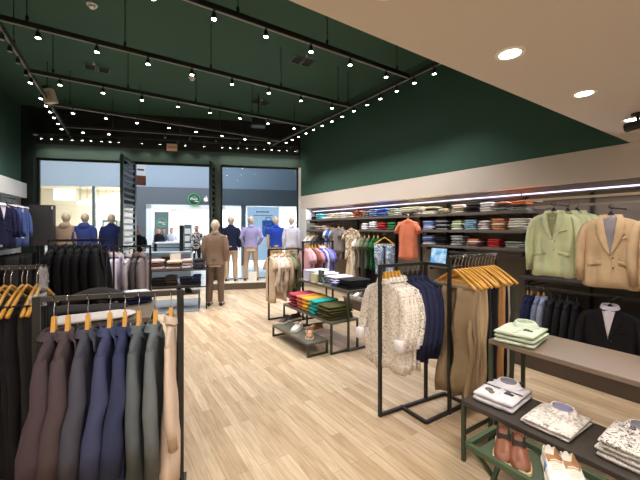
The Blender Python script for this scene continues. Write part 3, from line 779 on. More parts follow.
for (p,y_),lab in(((92,4.5),'small white smoke detector on the green ceiling near the corner above the first track'),((192,78),'small white smoke detector on the green ceiling beyond the second cross track')):
    d=(ZC-CH)*CF/(CY-y_);x,y=at(p,d);t=thing('smoke_detector',lab,'smoke detector',(x,y,ZC))
    a=MB();a.cyl((0,0),.06,-.02,0,20,.07);part('base',a,white,t);a=MB();a.cyl((0,0),.035,-.05,-.02,16,.045);part('sensor_cap',a,white,t)
# ceiling box near track 4, beige speaker on the left track
x,y=at(258.5,2.45*CF/(CY-121));t=thing('projector','dark box projector hung near the fourth cross track','projector',(x,y,ZT+.05),FROT)
a=MB();a.box(-.15,.15,-.12,.12,-.09,.09,.01);part('casing',a,black,t);a=MB();a.tube([(0,0,.09),(0,0,ZC-ZT-.05)],.012,8);part('pole',a,trackm,t);a=MB();a.box(-.13,.13,-.125,-.12,-.085,-.055);part('lens_strip',a,steel,t)
x,y=onl(46);t=thing('loudspeaker','beige box loudspeaker tilted under the suit wall track','loudspeaker',(x,y,ZT+.20));t.scale=(.85,)*3;t.rotation_euler=(R(12),R(-12),R(-25))
a=MB();a.box(-.10,.10,-.09,.09,-.34,-.05,.012);part('cabinet',a,mat('speaker_beige',(196,182,160),.6),t);a=MB();a.box(-.085,.085,-.098,-.088,-.32,-.12,.004);part('grille',a,mat('speaker_grille',(170,156,136),.7),t);a=MB();a.box(-.06,.06,-.05,.05,-.06,.02,.005);part('bracket',a,trackm,t)
# security camera under the soffit at the far right
x,y=at(638,2.78);t=thing('security_camera','small black security camera under the beige ceiling corner','security camera',(x,y,ZB),R(200))
a=MB();a.cyl((0,0),.045,-.02,0,18);a.tube([(0,0,-.02),(0,0,-.07)],.012,8);part('mount',a,blackpl,t);a=MB();a.tube([(0,.08,-.075),(0,-.08,-.11)],[.038,.040],16);part('camera_body',a,blackpl,t);a=MB();a.tube([(0,-.08,-.11),(0,-.088,-.112)],.026,16);part('lens',a,mat('lens_glass',(20,20,30),.1),t)
# ================================================================== THE MALL OUTSIDE
OF=-5.6
tile=mat('mall_tile',(208,212,214),.25,var=.04,bscale=1)
m=MB();fbox(m,-5,14,-12,-.15,-.02,0);o=struct('floor_mall',m,tile)
fascia=mat('mall_fascia',(188,190,196),.6)
sM=fs(128,OF+.1)
m=MB();fbox(m,-6,sM,OF-.3,OF+.1,3.34,6);struct('wall_mall_fascia',m,fascia)
m=MB();fbox(m,sM,16,OF-.3,OF+.1,3.34,6);struct('wall_mall_fascia_grey',m,mat('mall_fascia_grey',(146,160,176),.6))
pd=mat('portal_grey',(100,106,114),.5)
a1,a2=fs(121,OF+.1),fs(146.5,OF+.1)
m=MB();fbox(m,a1,14,OF-.25,OF+.14,2.63,3.36);fbox(m,a1,a2,OF-.25,OF+.14,0,2.63);struct('wall_mall_portal',m,pd)
# left shop: warm cream interior
cream=mat('shop_cream',(246,234,214),.7)
m=MB();fbox(m,-6,a1,OF-4,OF-3.9,0,3.6);fbox(m,-6,-5.9,OF-4,OF,0,3.6);fbox(m,a1-.1,a1,OF-4,OF-.26,0,3.6);struct('wall_cream_shop',m,cream)
m=MB();fbox(m,-6,a1,OF-4,OF,3.6,3.7);struct('ceiling_cream_shop',m,cream)
m=MB();fbox(m,fs(54,OF-3.85),fs(75,OF-3.85),OF-3.88,OF-3.82,fz(200,64,OF-3.85),fz(188.3,64,OF-3.85));single('lightbox',m,emis('lightbox_white',(255,255,255),2.2),'blank white lightbox on the cream shop back wall','lightbox')
m=MB();s=fs(94,OF);fbox(m,s-.05,s+.05,OF-.05,OF+.05,0,3.36);struct('column_mall',m,pd)
for k,(p,y_) in enumerate(((80,203),(87,201),(98,201),(106,203),(113,201))):
    q=fp(fs(p,OF-2.5),OF-2.5);z=hz(y_,q[0],q[1]);t=thing('pendant_lamp','small glowing pendant lamp in the cream shop, %s from the lightbox'%ORD[k+1],'lamp',(q[0],q[1],z),0,'pendant lamps in the cream shop')
    a=MB();a.ellips((0,0,0),.13,.13,.10);part('globe',a,emis('pendant_glow',(255,250,240),3),t);a=MB();a.tube([(0,0,.1),(0,0,3.6-z)],.01,6);part('cord',a,steel,t)
# cream shop display fittings
for k,(p,w_,h_) in enumerate(((60,.9,1.5),(98,.5,1.2),(112,.6,2.0))):
    q=fp(fs(p,OF-1.5),OF-1.5);t=thing('display_cabinet','%s display cabinet inside the cream shop %s'%(('low cream','narrow white','tall grey framed')[k],('behind the beige mannequin','beside the black column','behind the navy mannequin')[k]),'cabinet',(q[0],q[1],0),FROT)
    a=MB();a.box(-w_/2,w_/2,-.25,.25,0,h_,.01);part('carcass',a,cream if k==0 else white if k==1 else pd,t)
    a=MB();a.box(-w_/2+.06,w_/2-.06,-.27,-.25,.1,h_-.1,.005);part('door',a,white,t)
# right: iPlace shop, white
m=MB();fbox(m,a2,14,OF-4.6,OF-4.5,0,3);fbox(m,a2-.1,a2,OF-4.6,OF-.26,0,3);fbox(m,14,14.1,OF-4.6,OF-.26,0,3);struct('wall_white_shop',m,white)
m=MB();fbox(m,a2-.1,14,OF-4.6,OF-.26,2.9,3);struct('ceiling_white_shop',m,white)
fr=MB();wq=mat('portal_white',(245,246,248),.4)
fbox(fr,a2,a2+.22,OF-.25,OF+.16,0,2.63);fbox(fr,a2,fs(226,OF),OF-.25,OF+.16,2.45,2.63);struct('trim_shop_opening',fr,wq)
m=MB();s=fs(256,OF+.1);fbox(m,fs(241,OF),fs(246,OF),OF-.2,OF+.14,0,2.7);struct('column_portal',m,pd)
# round logo sign
def ring_sign(px,py,off,rad,label,back):
    s=fs(px,off);q=fp(s,off);z=hz(py,q[0],q[1]);t=thing('round_sign',label,'sign',(q[0],q[1],z),FROT)
    a=MB();n=40
    for i in range(1): a.loft([[(math.cos(k*2*math.pi/n)*r,y,math.sin(k*2*math.pi/n)*r) for k in range(n)] for r,y in((rad,0),(rad,-.05),(rad*.90,-.05),(rad*.90,0))],False,False)
    part('ring',a,emis('ring_green',(90,205,120),1.0),t,'glowing green ring')
    a=MB();a.loft([[(math.cos(k*2*math.pi/n)*rad*.91,y,math.sin(k*2*math.pi/n)*rad*.91) for k in range(n)] for y in(0,-.02)]);part('disc',a,back,t)
    w=emis('sign_white',(250,250,255),1.2)
    text('iPlace',rad*.56,w,t,(-rad*.05,-.04,rad*.02),(R(90),0,0));a=MB();a.box(rad*.1,rad*.68,-.04,-.03,-rad*.42,-rad*.32);part('underline',a,w,t)
    return t
ring_sign(194.3,199.3,OF+.2,.25,'round green ring sign reading iPlace on the grey portal',mat('sign_disc',(66,92,86),.5))
s=fs(206,OF+.2);q=fp(s,OF+.2);t=thing('apple_emblem','small white fruit shaped emblem with a bite beside the round sign','sign',(q[0],q[1],hz(199.5,q[0],q[1])),FROT)
a=MB();n=28;pts=[]
for k in range(n):
    an=k*2*math.pi/n;r=.095*(1-.12*max(0,math.sin(an))**6-.1*max(0,-math.sin(an))**10);x,z=r*math.cos(an),r*math.sin(an)
    dd=math.hypot(x-.10,z-.01)
    if dd<.05: x-=(.05-dd)
    pts.append((x,z))
a.loft([[(x,y,z) for x,z in pts] for y in(0,-.02)],True,True,False);part('apple',a,emis('sign_white',(250,250,255),1.2),t);a=MB();a.ellips((.012,-.01,.125),.018,.01,.032,8,6);part('leaf',a,MC['sign_white'],t)
# poster with ring inside the shop
s0,s1=fs(153,OF-1.2),fs(168.5,OF-1.2);q=fp((s0+s1)/2,OF-1.2);z0,z1=hz(238,q[0],q[1]),hz(212,q[0],q[1])
t=thing('poster_stand','grey poster panel with a green ring logo in the white shop','poster',(q[0],q[1],0),FROT);w_=(s1-s0)
a=MB();a.box(-w_/2,w_/2,-.03,.03,.05,z1,.005);part('panel',a,emis('poster_teal',(118,138,146),.9),t)  # panel given its own glow because the shop light leaves it dim
ring_sign(162,222.5,OF-1.15,.21,'round green ring logo reading iPlace on the grey poster panel',MC['poster_teal'])
# light blue poster wall on the right
s0,s1=fs(247,OF+.05),fs(279,OF+.05);q=fp((s0+s1)/2,OF+.05);z1=hz(207,q[0],q[1])
t=thing('wall_poster','large pale blue poster behind the lavender shirt mannequin','poster',(q[0],q[1],0),FROT);w_=s1-s0
a=MB();a.box(-w_/2,w_/2,-.04,.0,.2,z1,.004);part('panel',a,emis('poster_blue',(184,212,240),1.05),t)
zt=hz(212,q[0],q[1]);a=MB()
for k in range(6): a.box(-.32+k*.1,-.25+k*.1,-.046,-.04,zt-.03,zt+.03)
part('lettering',a,mat('poster_ink',(60,84,112),.6),t,'short dark line of lettering')
a=MB();a.box(-.42,.42,-.046,-.04,zt-.17,zt-.145);part('subtitle',a,MC['poster_ink'],t)
q=fp(fs(268.5,OF+.3),OF+.3);t=thing('blue_display','bright blue bag shaped display behind the blue polo mannequin','display',(q[0],q[1],0),FROT)
a=MB();a.box(-.28,.28,-.1,.1,1.25,1.98,.03);part('panel',a,mat('display_blue',(36,112,214),.5),t);a=MB();a.box(-.05,.05,-.05,.05,0,1.25);part('stand',a,steel,t);a=MB();a.tube([(-.12,0,1.97),(-.1,0,2.12),(.1,0,2.12),(.12,0,1.97)],.02,8);part('handle',a,MC['display_blue'],t)
# counters and people in the white shop
def counter(px,d0,w_,h_,label,mm):
    q=fp(fs(px,d0),d0);t=thing('shop_counter',label,'counter',(q[0],q[1],0),FROT)
    a=MB();a.box(-w_/2,w_/2,-.3,.3,h_-.06,h_,.008);part('top',a,white,t)
    a=MB();a.box(-w_/2+.05,w_/2-.05,-.25,.25,.08,h_-.06);part('body',a,mm,t)
    return q
cg=mat('counter_grey',(150,158,170),.5)
counter(171,OF-.1,1.1,1.05,'grey counter with white top in the white shop doorway',cg)
counter(199,OF-.5,.7,.95,'white display table behind the open door of the white shop',wq)
q=fp(fs(184.5,OF+.6),OF+.6);t=thing('display_tower','slim black display tower standing in front of the white shop','display stand',(q[0],q[1],0),FROT)
a=MB();a.box(-.17,-.02,-.15,.15,0,1.75,.01);part('side',a,blackpl,t);a=MB();a.box(.02,.28,-.15,.15,0,1.78,.01);part('front',a,pd,t);a=MB()
for k in range(5):a.box(.04,.26,-.16,-.15,.2+k*.3,.42+k*.3)
part('panels',a,white,t)
# barrier rails / glass counters between (seen through the doorway)
q=fp(fs(160,-2.2),-2.2);t=thing('kiosk_counter','long mall kiosk counter with brown panels seen through the entrance','counter',(q[0],q[1],0),FROT)
a=MB();a.box(-.75,1.05,-.3,.3,.78,.84,.01);part('top',a,mat('kiosk_top',(196,206,212),.3),t);a=MB();a.box(-.7,1.0,-.25,.25,.05,.78);part('body',a,mat('kiosk_grey',(176,188,196),.5),t);a=MB()
a.box(.1,.55,-.27,-.25,.25,.7);part('panel',a,mat('kiosk_brown',(78,62,48),.5),t);a=MB();a.box(-.7,-.2,-.27,-.25,.1,.5);part('panel',a,mat('kiosk_dark',(60,66,74),.5),t);a=MB();a.bar((-.75,-.3,1.0),(1.05,-.3,1.0),.03);a.bar((-.75,-.3,.84),(-.75,-.3,1.0),.03);a.bar((1.05,-.3,.84),(1.05,-.3,1.0),.03);part('rail',a,steel,t)
bs=mat('skin',(196,150,122),.6)
q=fp(fs(137.5,-1.4),-1.4)
figure('person','dark haired person in a black top standing outside by the open door','person',q,FROT+R(20),hair='short',scale=.95,pose='forward',blazer=False,m_top=fab('person_black',(30,30,34)),m_leg=fab('person_trousers',(44,44,50)),m_skin=bs)
q=fp(fs(196.5,OF-.1),OF+.75)
figure('person','dark haired person in a patterned top holding a phone near the white shop','person',fp(fs(196.5,OF+.75),OF+.75),FROT,hair='long',scale=.98,pose='phone',blazer=False,m_top=fabpat('person_print',(40,36,38),(225,210,205),scale=9),m_leg=fab('person_black',(30,30,34)),m_skin=bs,seed=2)
for k,(p,w_) in enumerate(((158.5,'black top behind the poster panel'),(163.5,'grey top at the counter'),(171.5,'white top behind the grey counter'))):
    figure('person','dark haired shop worker in a %s'%w_,'person',fp(fs(p,OF-.75+.5*(k==0)),OF-.75+.5*(k==0)),FROT,hair='short',scale=.93,pose='forward',blazer=False,m_top=(fab('person_black',(30,30,34)),fab('worker_grey',(120,126,138)),fab('worker_white',(225,226,230)))[k],m_leg=fab('person_trousers',(44,44,50)),m_skin=bs,seed=k)
# hanging mall sign seen past the louvred door
q=at(140.5,11.2);zc=hz(175,*q);t=thing('hanging_sign','white and brick red hanging sign in the mall past the open door','sign',(q[0],q[1],zc),-CA+R(35))
a=MB();a.box(-.16,.16,-.03,.03,-.02,.40,.005);part('panel',a,emis('sign_pale',(214,222,232),.8),t);a=MB();a.box(-.16,.16,-.032,.032,-.34,-.02,.005);part('lower_panel',a,mat('sign_brick',(150,92,72),.6),t);a=MB();a.box(-.10,.10,-.036,-.03,.14,.20);part('lettering',a,pd,t);a=MB();a.tube([(0,0,.4),(0,0,1.6)],.012,6);part('rod',a,steel,t)
# mall lighting: unseen area lights added over the corridor and inside the two shops
def area(p,sx,sy,e,c,rz=0):
    l=bpy.data.lights.new('added_area_light','AREA');l.shape='RECTANGLE';l.size=sx;l.size_y=sy;l.energy=e;l.color=c
    o=bpy.data.objects.new('added_area_light',l);COL.objects.link(o);o.location=p;o.rotation_euler=(0,0,rz);return o
area(fp(.5,-2.6,5.6),10,3.2,620,(.86,.93,1),FROT)
area(fp(1.0,OF-2,3.5),5,3,1250,(1,.96,.90),FROT); area(fp(7.5,OF-2.4,2.85),8,3.6,900,(.95,.97,1),FROT)
m=MB();fbox(m,-6,16,OF-.3,-.15,5.8,5.9);struct('ceiling_mall',m,fascia)
w=bpy.data.worlds.new('world');sc.world=w;w.use_nodes=True;w.node_tree.nodes['Background'].inputs[0].default_value=(.6,.6,.62,1);w.node_tree.nodes['Background'].inputs[1].default_value=.05
# ================================================================== RIGHT WALL: SHELVING
XF=4.88;XP=5.2
shelfm=mat('shelf_charcoal',(108,100,94),.5,bump=.02)
ledm=emis('led_strip',(226,218,252),2.0)
def wy(px): return ony(px,XF)
def shelf(label,pa,pb,z,group='dark wall shelves',x0=XF,th_=.040,m=None):
    ya,yb=wy(pb),wy(pa);yc=(ya+yb)/2
    t=thing('wall_shelf',label,'shelf',(x0,yc,z),0,group);h=(yb-ya)/2
    a=MB();a.box(0,XP-x0-.002,-h,h,-th_,0,.004);part('board',a,m or shelfm,t)
    for y in(-h+.08,h-.08):
        a=MB();a.box(XP-x0-.26,XP-x0-.002,y-.006,y+.006,-th_-.05,-th_);part('bracket',a,blackpl,t)
    return t
def rail(label,pa,pb,z,x=4.93,group='garment rails on the shelf wall',m=None):
    ya,yb=ony(pb,x),ony(pa,x);t=thing('garment_rail',label,'rail',(x,(ya+yb)/2,z),0,group);h=(yb-ya)/2
    a=MB();a.bar((0,-h,0),(0,h,0),.022,.03);part('bar',a,m or steel,t)
    for y in(-h+.05,h-.05):
        a=MB();a.bar((0,y,0),(XP-x-.002,y,0),.018);part('bracket',a,m or steel,t)
# vertical slotted uprights
for k,(p,o) in enumerate(((306.5,'first'),(358,'second'),(396.5,'third'),(421,'fourth'),(448,'fifth'),(527,'sixth'),(592,'seventh'))):
    y=ony(p,XP-.02);a=MB();a.box(-.018,.018,-.02,.02,0,2.06,.003)
    single('slotted_upright',a,blackpl,'black upright strip on the shelf wall, %s from the window'%o,'upright','uprights of the shelf wall',(XP-.02,y,0))
# LED lines
for k,(pa,pb,l) in enumerate(((313,521,'long violet white LED line above the folded shirts'),(522,700,'violet white LED line above the light jackets'))):
    ya,yb=ony(pb,5.12),ony(pa,5.12);t=thing('led_strip',l,'light strip',(5.12,(ya+yb)/2,2.10));h=(yb-ya)/2
    a=MB();a.box(.0,.08,-h,h,-.025,.03,.004);part('housing',a,mat('led_housing',(120,112,108),.5),t)
    a=MB();a.box(-.008,.0,-h,h,-.011,.009,.003);part('diffuser',a,ledm,t)
    L_=area((5.0,(ya+yb)/2,2.13),.03,(yb-ya),(30 if k==0 else 12),(.90,.84,1.0));L_.rotation_euler=(0,R(35),0)  # area light carrying the glow of the LED line
m=MB();m.box(5.08,5.2,1.0-3,8.6,2.13,2.18);struct('trim_led_recess',m,mat('recess_grey',(120,110,104),.6))
# the shelves
ZS=[1.858,1.582,1.325]
shelf('long dark top shelf of the shelf wall, window end with small bright piles',306.5,396.5,ZS[0])
shelf('dark top shelf right above the hanging orange tee',396.8,420.6,ZS[0])
shelf('short dark top shelf beside the orange tee with loose cream throws',421,447.7,ZS[0])
shelf('dark top shelf between the tablet and the green jackets',448.2,527,ZS[0])
shelf('dark middle shelf at the window end holding patterned and cream piles',306.5,330,ZS[1])
shelf('dark middle shelf with white, red and green piles',358.5,396.5,ZS[1])
shelf('short dark middle shelf beside the orange tee with blue striped pile',421,447.7,ZS[1])
shelf('dark middle shelf between the tablet and the green jackets',448.2,527,ZS[1])
shelf('short dark lower shelf above the tablet',421,447.7,ZS[2])
shelf('dark lower shelf with the red pile above the wooden trouser hangers',448.2,527,ZS[2])
shelf('dark low shelf carrying the tablet',424,452,.975,x0=4.86)
shelf('long dark shelf under the light jackets',521,720,.955,x0=4.82,m=dark_lam)
shelf('dark low shelf near the floor with a beige pile, by the lavender shirts',331,356,1.02)
# low plinth bench
a=MB();ya,yb=-.8,ony(372,4.2)
t=thing('wall_bench','long low dark bench running along the foot of the shelf wall','bench',(4.1,0,0))
a.box(0,XP-4.1-.003,ya,3.0,.18,.215,.005);a.box(.1,XP-4.12,3.0,yb+.9,.18,.215,.005);part('top',a,shelfm,t);a=MB();a.box(.03,XP-4.12,ya,3.0,0,.18);a.box(.13,XP-4.13,3.0,yb+.9,0,.18);part('body',a,mat('plinth_brown',(74,62,52),.6),t)
rail('dark rail under the top shelf carrying the blue and grey tees',330,357.5,1.74)
rail('dark rail under the middle shelf carrying the green shirts',358.8,396,1.52)
rail('dark rail under the lower shelf above the trouser hangers',449,522,1.225,x=4.80)
rail('dark rail at the window end carrying white and grey tees',306.8,322,1.53,x=4.86)
creamr=mat('cream_steel',(206,192,170),.5)
rail('thick cream rail above the light jackets',526,705,1.985,x=4.85,m=creamr,group=None)
rail('thin pale rail carrying the light jackets',527,705,1.888,x=4.80,m=mat('pale_steel',(160,150,138),.5),group=None)
rail('dark rail carrying the row of navy and black jackets',523,705,.835,x=4.80)
# folded piles -------------------------------------------------------------------
C=dict(black=(34,33,35),charcoal=(58,55,54),turq=(96,190,192),white=(232,228,222),cream=(226,212,182),ivory=(236,230,208),beige=(204,186,154),rust=(156,84,54),greytaupe=(132,118,108),steel=(104,128,160),blue=(96,124,186),sage=(150,158,128),yellowish=(216,212,158),peach=(226,150,104),mauve=(92,74,72),greygreen=(152,158,140),orange=(228,128,74),red=(186,52,52),green=(62,128,74),lblue=(150,184,196),pinkw=(226,208,198),stripeb=(150,168,206),stripeg=(150,148,146),lime=(176,196,108),pinkbeige=(206,176,160),navy=(44,52,84))
def fm(n): return fab('fold_'+n,C[n],.2,30)
pat_bw=fabpat('print_black_white',(40,40,44),(226,222,216),scale=9)
pat_nw=fabpat('print_navy_white',(56,60,84),(232,228,226),scale=10)
def row(where,shelfz,items,lab):
    items=[i[:4]+(i[4]*(1.4 if i[1]<400 else 1.15),) for i in items]
    for k,(pa,pb,cols,name,h) in enumerate(items):
        p=(pa+pb)/2; w=abs(wy(pa)-wy(pb))*.88; y=wy(p)
        mats=[c if not isinstance(c,str) else fm(c) for c in cols]
        if isinstance(name,str): nm_=name;ws=None
        else: nm_='{c}';ws=name
        q='{c}' if ws else nm_
        what=(q+' folded shirt, {}, '+lab[k])
        if ws: pile(what.replace('{c}','{c}'),'pile of folded shirts: '+lab[k],mats,(XF+.13,y,shelfz),R(90),w,.24,h,words=ws)
        else: pile(what,'pile of folded shirts: '+lab[k],mats,(XF+.13,y,shelfz),R(90),w,.24,h)
row('top',ZS[0],[(310.2,314.5,['black','black'],'black',.03),(315,320,['turq']*3,'turquoise',.035),(320.5,325,['white'],'white',.035),(325.5,331.2,['ivory','cream','cream'],'cream',.032),(332,338,['cream']*3,'pale cream',.033),(338.6,345,['white']*3,'white',.035),(345.5,350.5,['beige']*2,'beige',.042),(352,359,['rust']*4,'rust brown',.028),(360.6,367.3,['greytaupe']*4,'taupe',.026),(368,375.6,['steel']*4,'steel blue',.03),(376.2,385.4,['blue']*4,'blue',.03),(386.2,394.6,['sage','cream','sage','sage'],'sage',.028)],
 ['first pile from the window, top shelf']+['%s pile from the window, top shelf'%ORD[i] for i in range(2,13)])
# cream throws piled across the bracket above the orange tee
y=wy(408.5);
for p in (406,415.5): pile('beige folded throw, {}, small pile directly above the '+('orange tee hanger' if p==406 else 'orange tee sleeve'),None,[fm('beige')],(XF+.15,wy(p),ZS[0]),R(90),.14,.28,.05,cat='folded throw',name='folded_throw')
pile('wide cream folded throw, {}, stacked across the top shelf above the orange tee','wide throws above the orange tee',[fm('sage'),fm('cream'),fm('yellowish')],(XF+.15,y,ZS[0]+.055),R(90),.47,.30,.035,cat='folded throw',name='folded_throw')
row('top',ZS[0],[(421.5,434.5,['ivory','yellowish','charcoal','yellowish'],['ivory','yellowish','charcoal','pale yellow'],.03)],['loose pile beside the orange tee, top shelf'])
pile('black and cream folded throw, {}, beside the loose pale yellow pile on top shelf',None,[fabpat('fold_blackcream',(40,38,36),(206,196,150),scale=6)],(XF+.2,wy(438),ZS[0]),R(90),.14,.26,.10,cat='folded throw',name='folded_throw')
row('top',ZS[0],[(450,463,['cream']*4,'cream',.031),(463.7,477,['charcoal','black','charcoal','black'],'black',.03),(477.8,491,['cream','white','ivory','white'],'ivory',.033),(492,507.5,['greygreen','greygreen','mauve','mauve','peach'],['lower grey green','grey green','lower plum brown','plum brown','peach'],.024),(509,526,['greygreen','greygreen','mauve','orange','orange'],['lower grey green','grey green','plum brown','lower orange','orange'],.024)],
 ['%s pile after the throws, top shelf'%ORD[i] for i in(1,2,3,4,5)])
row('mid',ZS[1],[(308.8,313.8,[pat_bw]*2,'black and white',.04),(314.8,319,['pinkbeige']*2,'pinkish beige',.036),(320,324.6,['cream']*2,'cream',.038)],['%s pile from the window, middle shelf'%ORD[i] for i in(1,2,3)])
row('mid',ZS[1],[(360,366.6,['white']*3,'white',.035),(368.6,375.6,['white']*4,'bright white',.032),(376.4,384.4,['red']*3,'red',.037),(385.6,393.6,['green']*3,'green',.037)],['fourth pile from the window, middle shelf','fifth pile from the window, middle shelf','pile beside the green one, middle shelf','pile beside the orange tee sleeve, middle shelf'])
row('mid',ZS[1],[(421.3,433,['stripeb','white','stripeb','blue','stripeb'],['lowest pale blue','white','pale blue','mid blue','light blue'],.028),(434.2,447.2,['stripeg','charcoal','stripeg','charcoal','stripeg'],['lowest grey','lower charcoal','mid grey','charcoal','light grey'],.028)],['blue pile above the tablet, middle shelf','grey pile above the tablet, middle shelf'])
row('mid',ZS[1],[(450,461.6,['white','lime','white','lime'],['lower white','lower lime','white','lime'],.034),(462.7,475.4,['lblue']*5,'light blue',.028),(476.6,489,['pinkw']*4,'pinkish white',.032),(490,504.6,['peach','peach','cream','peach','peach'],['lowest peach','lower peach','cream','middle peach','upper peach'],.03),(506,525,['cream','ivory','cream','ivory','cream'],['lowest cream','lower ivory','middle cream','ivory','upper cream'],.03)],['lime and white pile, middle shelf','pile next to the lime one, middle shelf','pile left of the peach one, middle shelf'.replace('left of','before'),'peach pile, middle shelf','pile closest to the green jackets, middle shelf'])
row('low',ZS[2],[(421.3,432,['white','stripeb','blue','stripeb'],['white','lower pale blue','mid blue','pale blue'],.03),(433.6,446.5,['black']*4,'black',.03)],['blue pile right above the tablet, lower shelf','black pile right above the tablet, lower shelf'])
row('low',ZS[2],[(449.4,462,[pat_nw]*4,'navy and white print',.037),(465,477.5,['stripeb','orange','white','orange'],['pale blue','lower orange','white','orange'],.026),(485,499.5,['red']*4,'red',.028),(504,520,['greygreen','white','greygreen'],['lower sage','white','sage'],.028)],['printed pile, lower shelf','striped pile beside the printed one, lower shelf','red pile, lower shelf','last pile towards the green jackets, lower shelf'])
pile('beige folded trousers, {}, on the low shelf by the lavender shirts','beige trousers on the low shelf',[fm('cream'),fm('beige'),fm('cream')],(XF+.16,wy(346),1.02),R(90),.30,.28,.03,cat='folded trousers',name='folded_trousers')
# tablet
x,y=4.90,ony(437.5,4.9);t=thing('tablet_screen','black framed screen showing a light blue page on the low shelf','screen',(x,y,.975),R(-90-8));t.rotation_euler=(R(-8),0,R(-98))
w_=abs(ony(428,4.9)-ony(447,4.9))/2;a=MB();a.box(-w_,w_,0,.02,.02,.31,.006);part('casing',a,blackpl,t)
def screenmat():
    m,nt,b=newmat('screen_page');nt.nodes.clear();N=nt.nodes.new;tc=N('ShaderNodeTexCoord');n=N('ShaderNodeTexNoise');n.inputs['Scale'].default_value=7;r=N('ShaderNodeValToRGB');r.color_ramp.elements[0].color=rgb((90,176,236));r.color_ramp.elements[1].color=rgb((214,236,250));r.color_ramp.elements[0].position=.38;r.color_ramp.elements[1].position=.6
    e=N('ShaderNodeEmission');e.inputs[1].default_value=.95;o=N('ShaderNodeOutputMaterial');L=nt.links.new;L(tc.outputs['Object'],n.inputs['Vector']);L(n.outputs['Fac'],r.inputs['Fac']);L(r.outputs['Color'],e.inputs[0]);L(e.outputs[0],o.inputs[0]);return m
a=MB();a.box(-w_+.02,w_-.02,-.004,.0,.04,.29);part('display',a,screenmat(),t);a=MB();a.box(-.08,.08,.0,.12,.0,.012,.003);a.bar((0,.015,.02),(0,.09,.006),.03);part('stand',a,blackpl,t)
# ---------------------------------------------------------------- garments hung on the shelf wall
limeg=fab('pale_green_linen',(216,222,172),.3,10);limed=fab('green_lining',(150,156,112),.3,10);sandm=fab('sand_linen',(214,186,144),.3,10);blackw=fab('black_wool',(30,29,30),.2,12);charw=fab('charcoal_wool',(40,37,37),.2,12)
navyw=fab('navy_wool',(36,42,66),.2,12);shirtw=fab('white_poplin',(232,224,226),.2,20);lining=fab('grey_lining',(150,146,150),.2,20)
HK=[0]
def faceout(kind,m,x,y,ztop,label,rz=-90,seed=0,hang_m=True,wood=False,cat=None,group=None,drop=.09,hl=None,**kw):
    """garment whose front faces the shop, on its own hanger over a short arm"""
    o=hang(kind,m,(x,y,ztop),R(rz),label,group,seed,drop=drop,**kw)
    HK[0]+=1
    hanger((x,y,ztop),R(rz),hl or ('wooden' if wood else 'black')+' hanger inside the '+label.split(', ')[0].split(' hung')[0].split(' over a')[0].split(' with ')[0],None,wood_h if wood else blackpl,drop=drop,ins=.035)
    return o
def armr(x,y,z,label):
    a=MB();t=thing('wall_hook',label,'wall hook',(x,y,z));a.bar((-.03,0,0),(4.80-x-.012,0,.0),.016);part('arm',a,steel,t);a=MB();a.bar((-.03,0,-.005),(-.03,0,.02),.016);part('stop',a,steel,t)
X1=4.42
yj=ony(554,X1);zj=hz(203,X1,yj)
faceout('blazer',limeg,X1,yj,zj,'pale green linen blazer with pocket flaps, front one on the pale rail',seed=1,w=.225,L=.84,b=.07,fold=1.3,inner=limed,sl=.64,button=sandm,rz=-84)
for k,(dx,dy) in enumerate(((.13,-.09),(.22,-.15))):
    faceout('blazer',limeg,X1+dx,yj+dy,zj,'pale green linen blazer, %s one tucked behind the front green blazer'%['first','second'][k],hl='black hanger inside the %s pale green blazer tucked behind the front one'%['first','second'][k],seed=2+k,w=.225,L=.84,b=.06,inner=limed,sl=.64,button=sandm,rz=-84)
armr(X1-.02,yj,zj-.02,'short arm holding the pale green blazers')
X2=4.34;yb=ony(611,X2);zb_=hz(206,X2,yb)
faceout('blazer',sandm,X2,yb,zb_,'sand beige linen blazer with grey lining, beside the pale green blazers',seed=4,w=.225,L=.815,b=.075,fold=1.3,inner=lining,sl=.62,button=mat('horn_button',(150,120,84),.4),rz=-80,zb=-.50)
faceout('blazer',sandm,X2-.02,yb-.42,zb_,'sand beige linen blazer overlapping the lined one at the picture edge',hl='black hanger of the sand blazer cut by the picture edge',seed=5,w=.225,L=.815,b=.075,inner=sandm,sl=.62,button=MC['horn_button'],rz=-74)
armr(X2-.02,yb,zb_-.02,'short arm holding the lined sand blazer');armr(X2-.04,yb-.42,zb_-.02,'short arm holding the second sand blazer')
# lower row on the dark rail, seen edge-on
XR=4.80
low=[(527,navyw,'navy','blazer'),(531,fab('navy_deep',(30,36,62),.2,12),'deep navy','blazer'),(537.5,fab('grey_blue_cloth',(120,126,142),.2,12),'grey blue','jacket'),(543,fab('pale_grey_blue',(142,148,162),.2,12),'pale grey blue','jacket'),(551,charw,'charcoal','blazer'),(559,blackw,'black','blazer'),(567,charw,'charcoal','blazer'),(576,blackw,'black','blazer')]
for k,(p,m_,cn,kd) in enumerate(low):
    y=ony(p,XR-.02);n_=['first','second','third','fourth','fifth','sixth','seventh','eighth'][k]
    hang(kd,m_,(XR,y,.835),R(180+12),'%s %s, %s from the trousers in the row under the green blazers'%(cn,kd,n_),None,seed=10+k,w=.20,L=.60,b=.036,sl=.46)
    hanger((XR,y,.835),R(192),'%s hanger of the %s %s in the lower row, %s from the trousers'%('wooden' if k<4 else 'black',cn,kd,n_),None,wood_h if k<4 else blackpl,w=.19,ins=.05)
X3=4.52;y3=ony(610,X3)
faceout('blazer',blackw,X3,y3,.86,'black wool blazer over a white shirt, hung under the sand blazers',seed=20,w=.235,L=.70,b=.08,inner=shirtw,innerlabel='white shirt worn under the blazer',sl=.5,trim=shirtw,rz=-84,zb=-.40)
armr(X3-.02,y3,.84,'short arm holding the black blazer with white shirt')
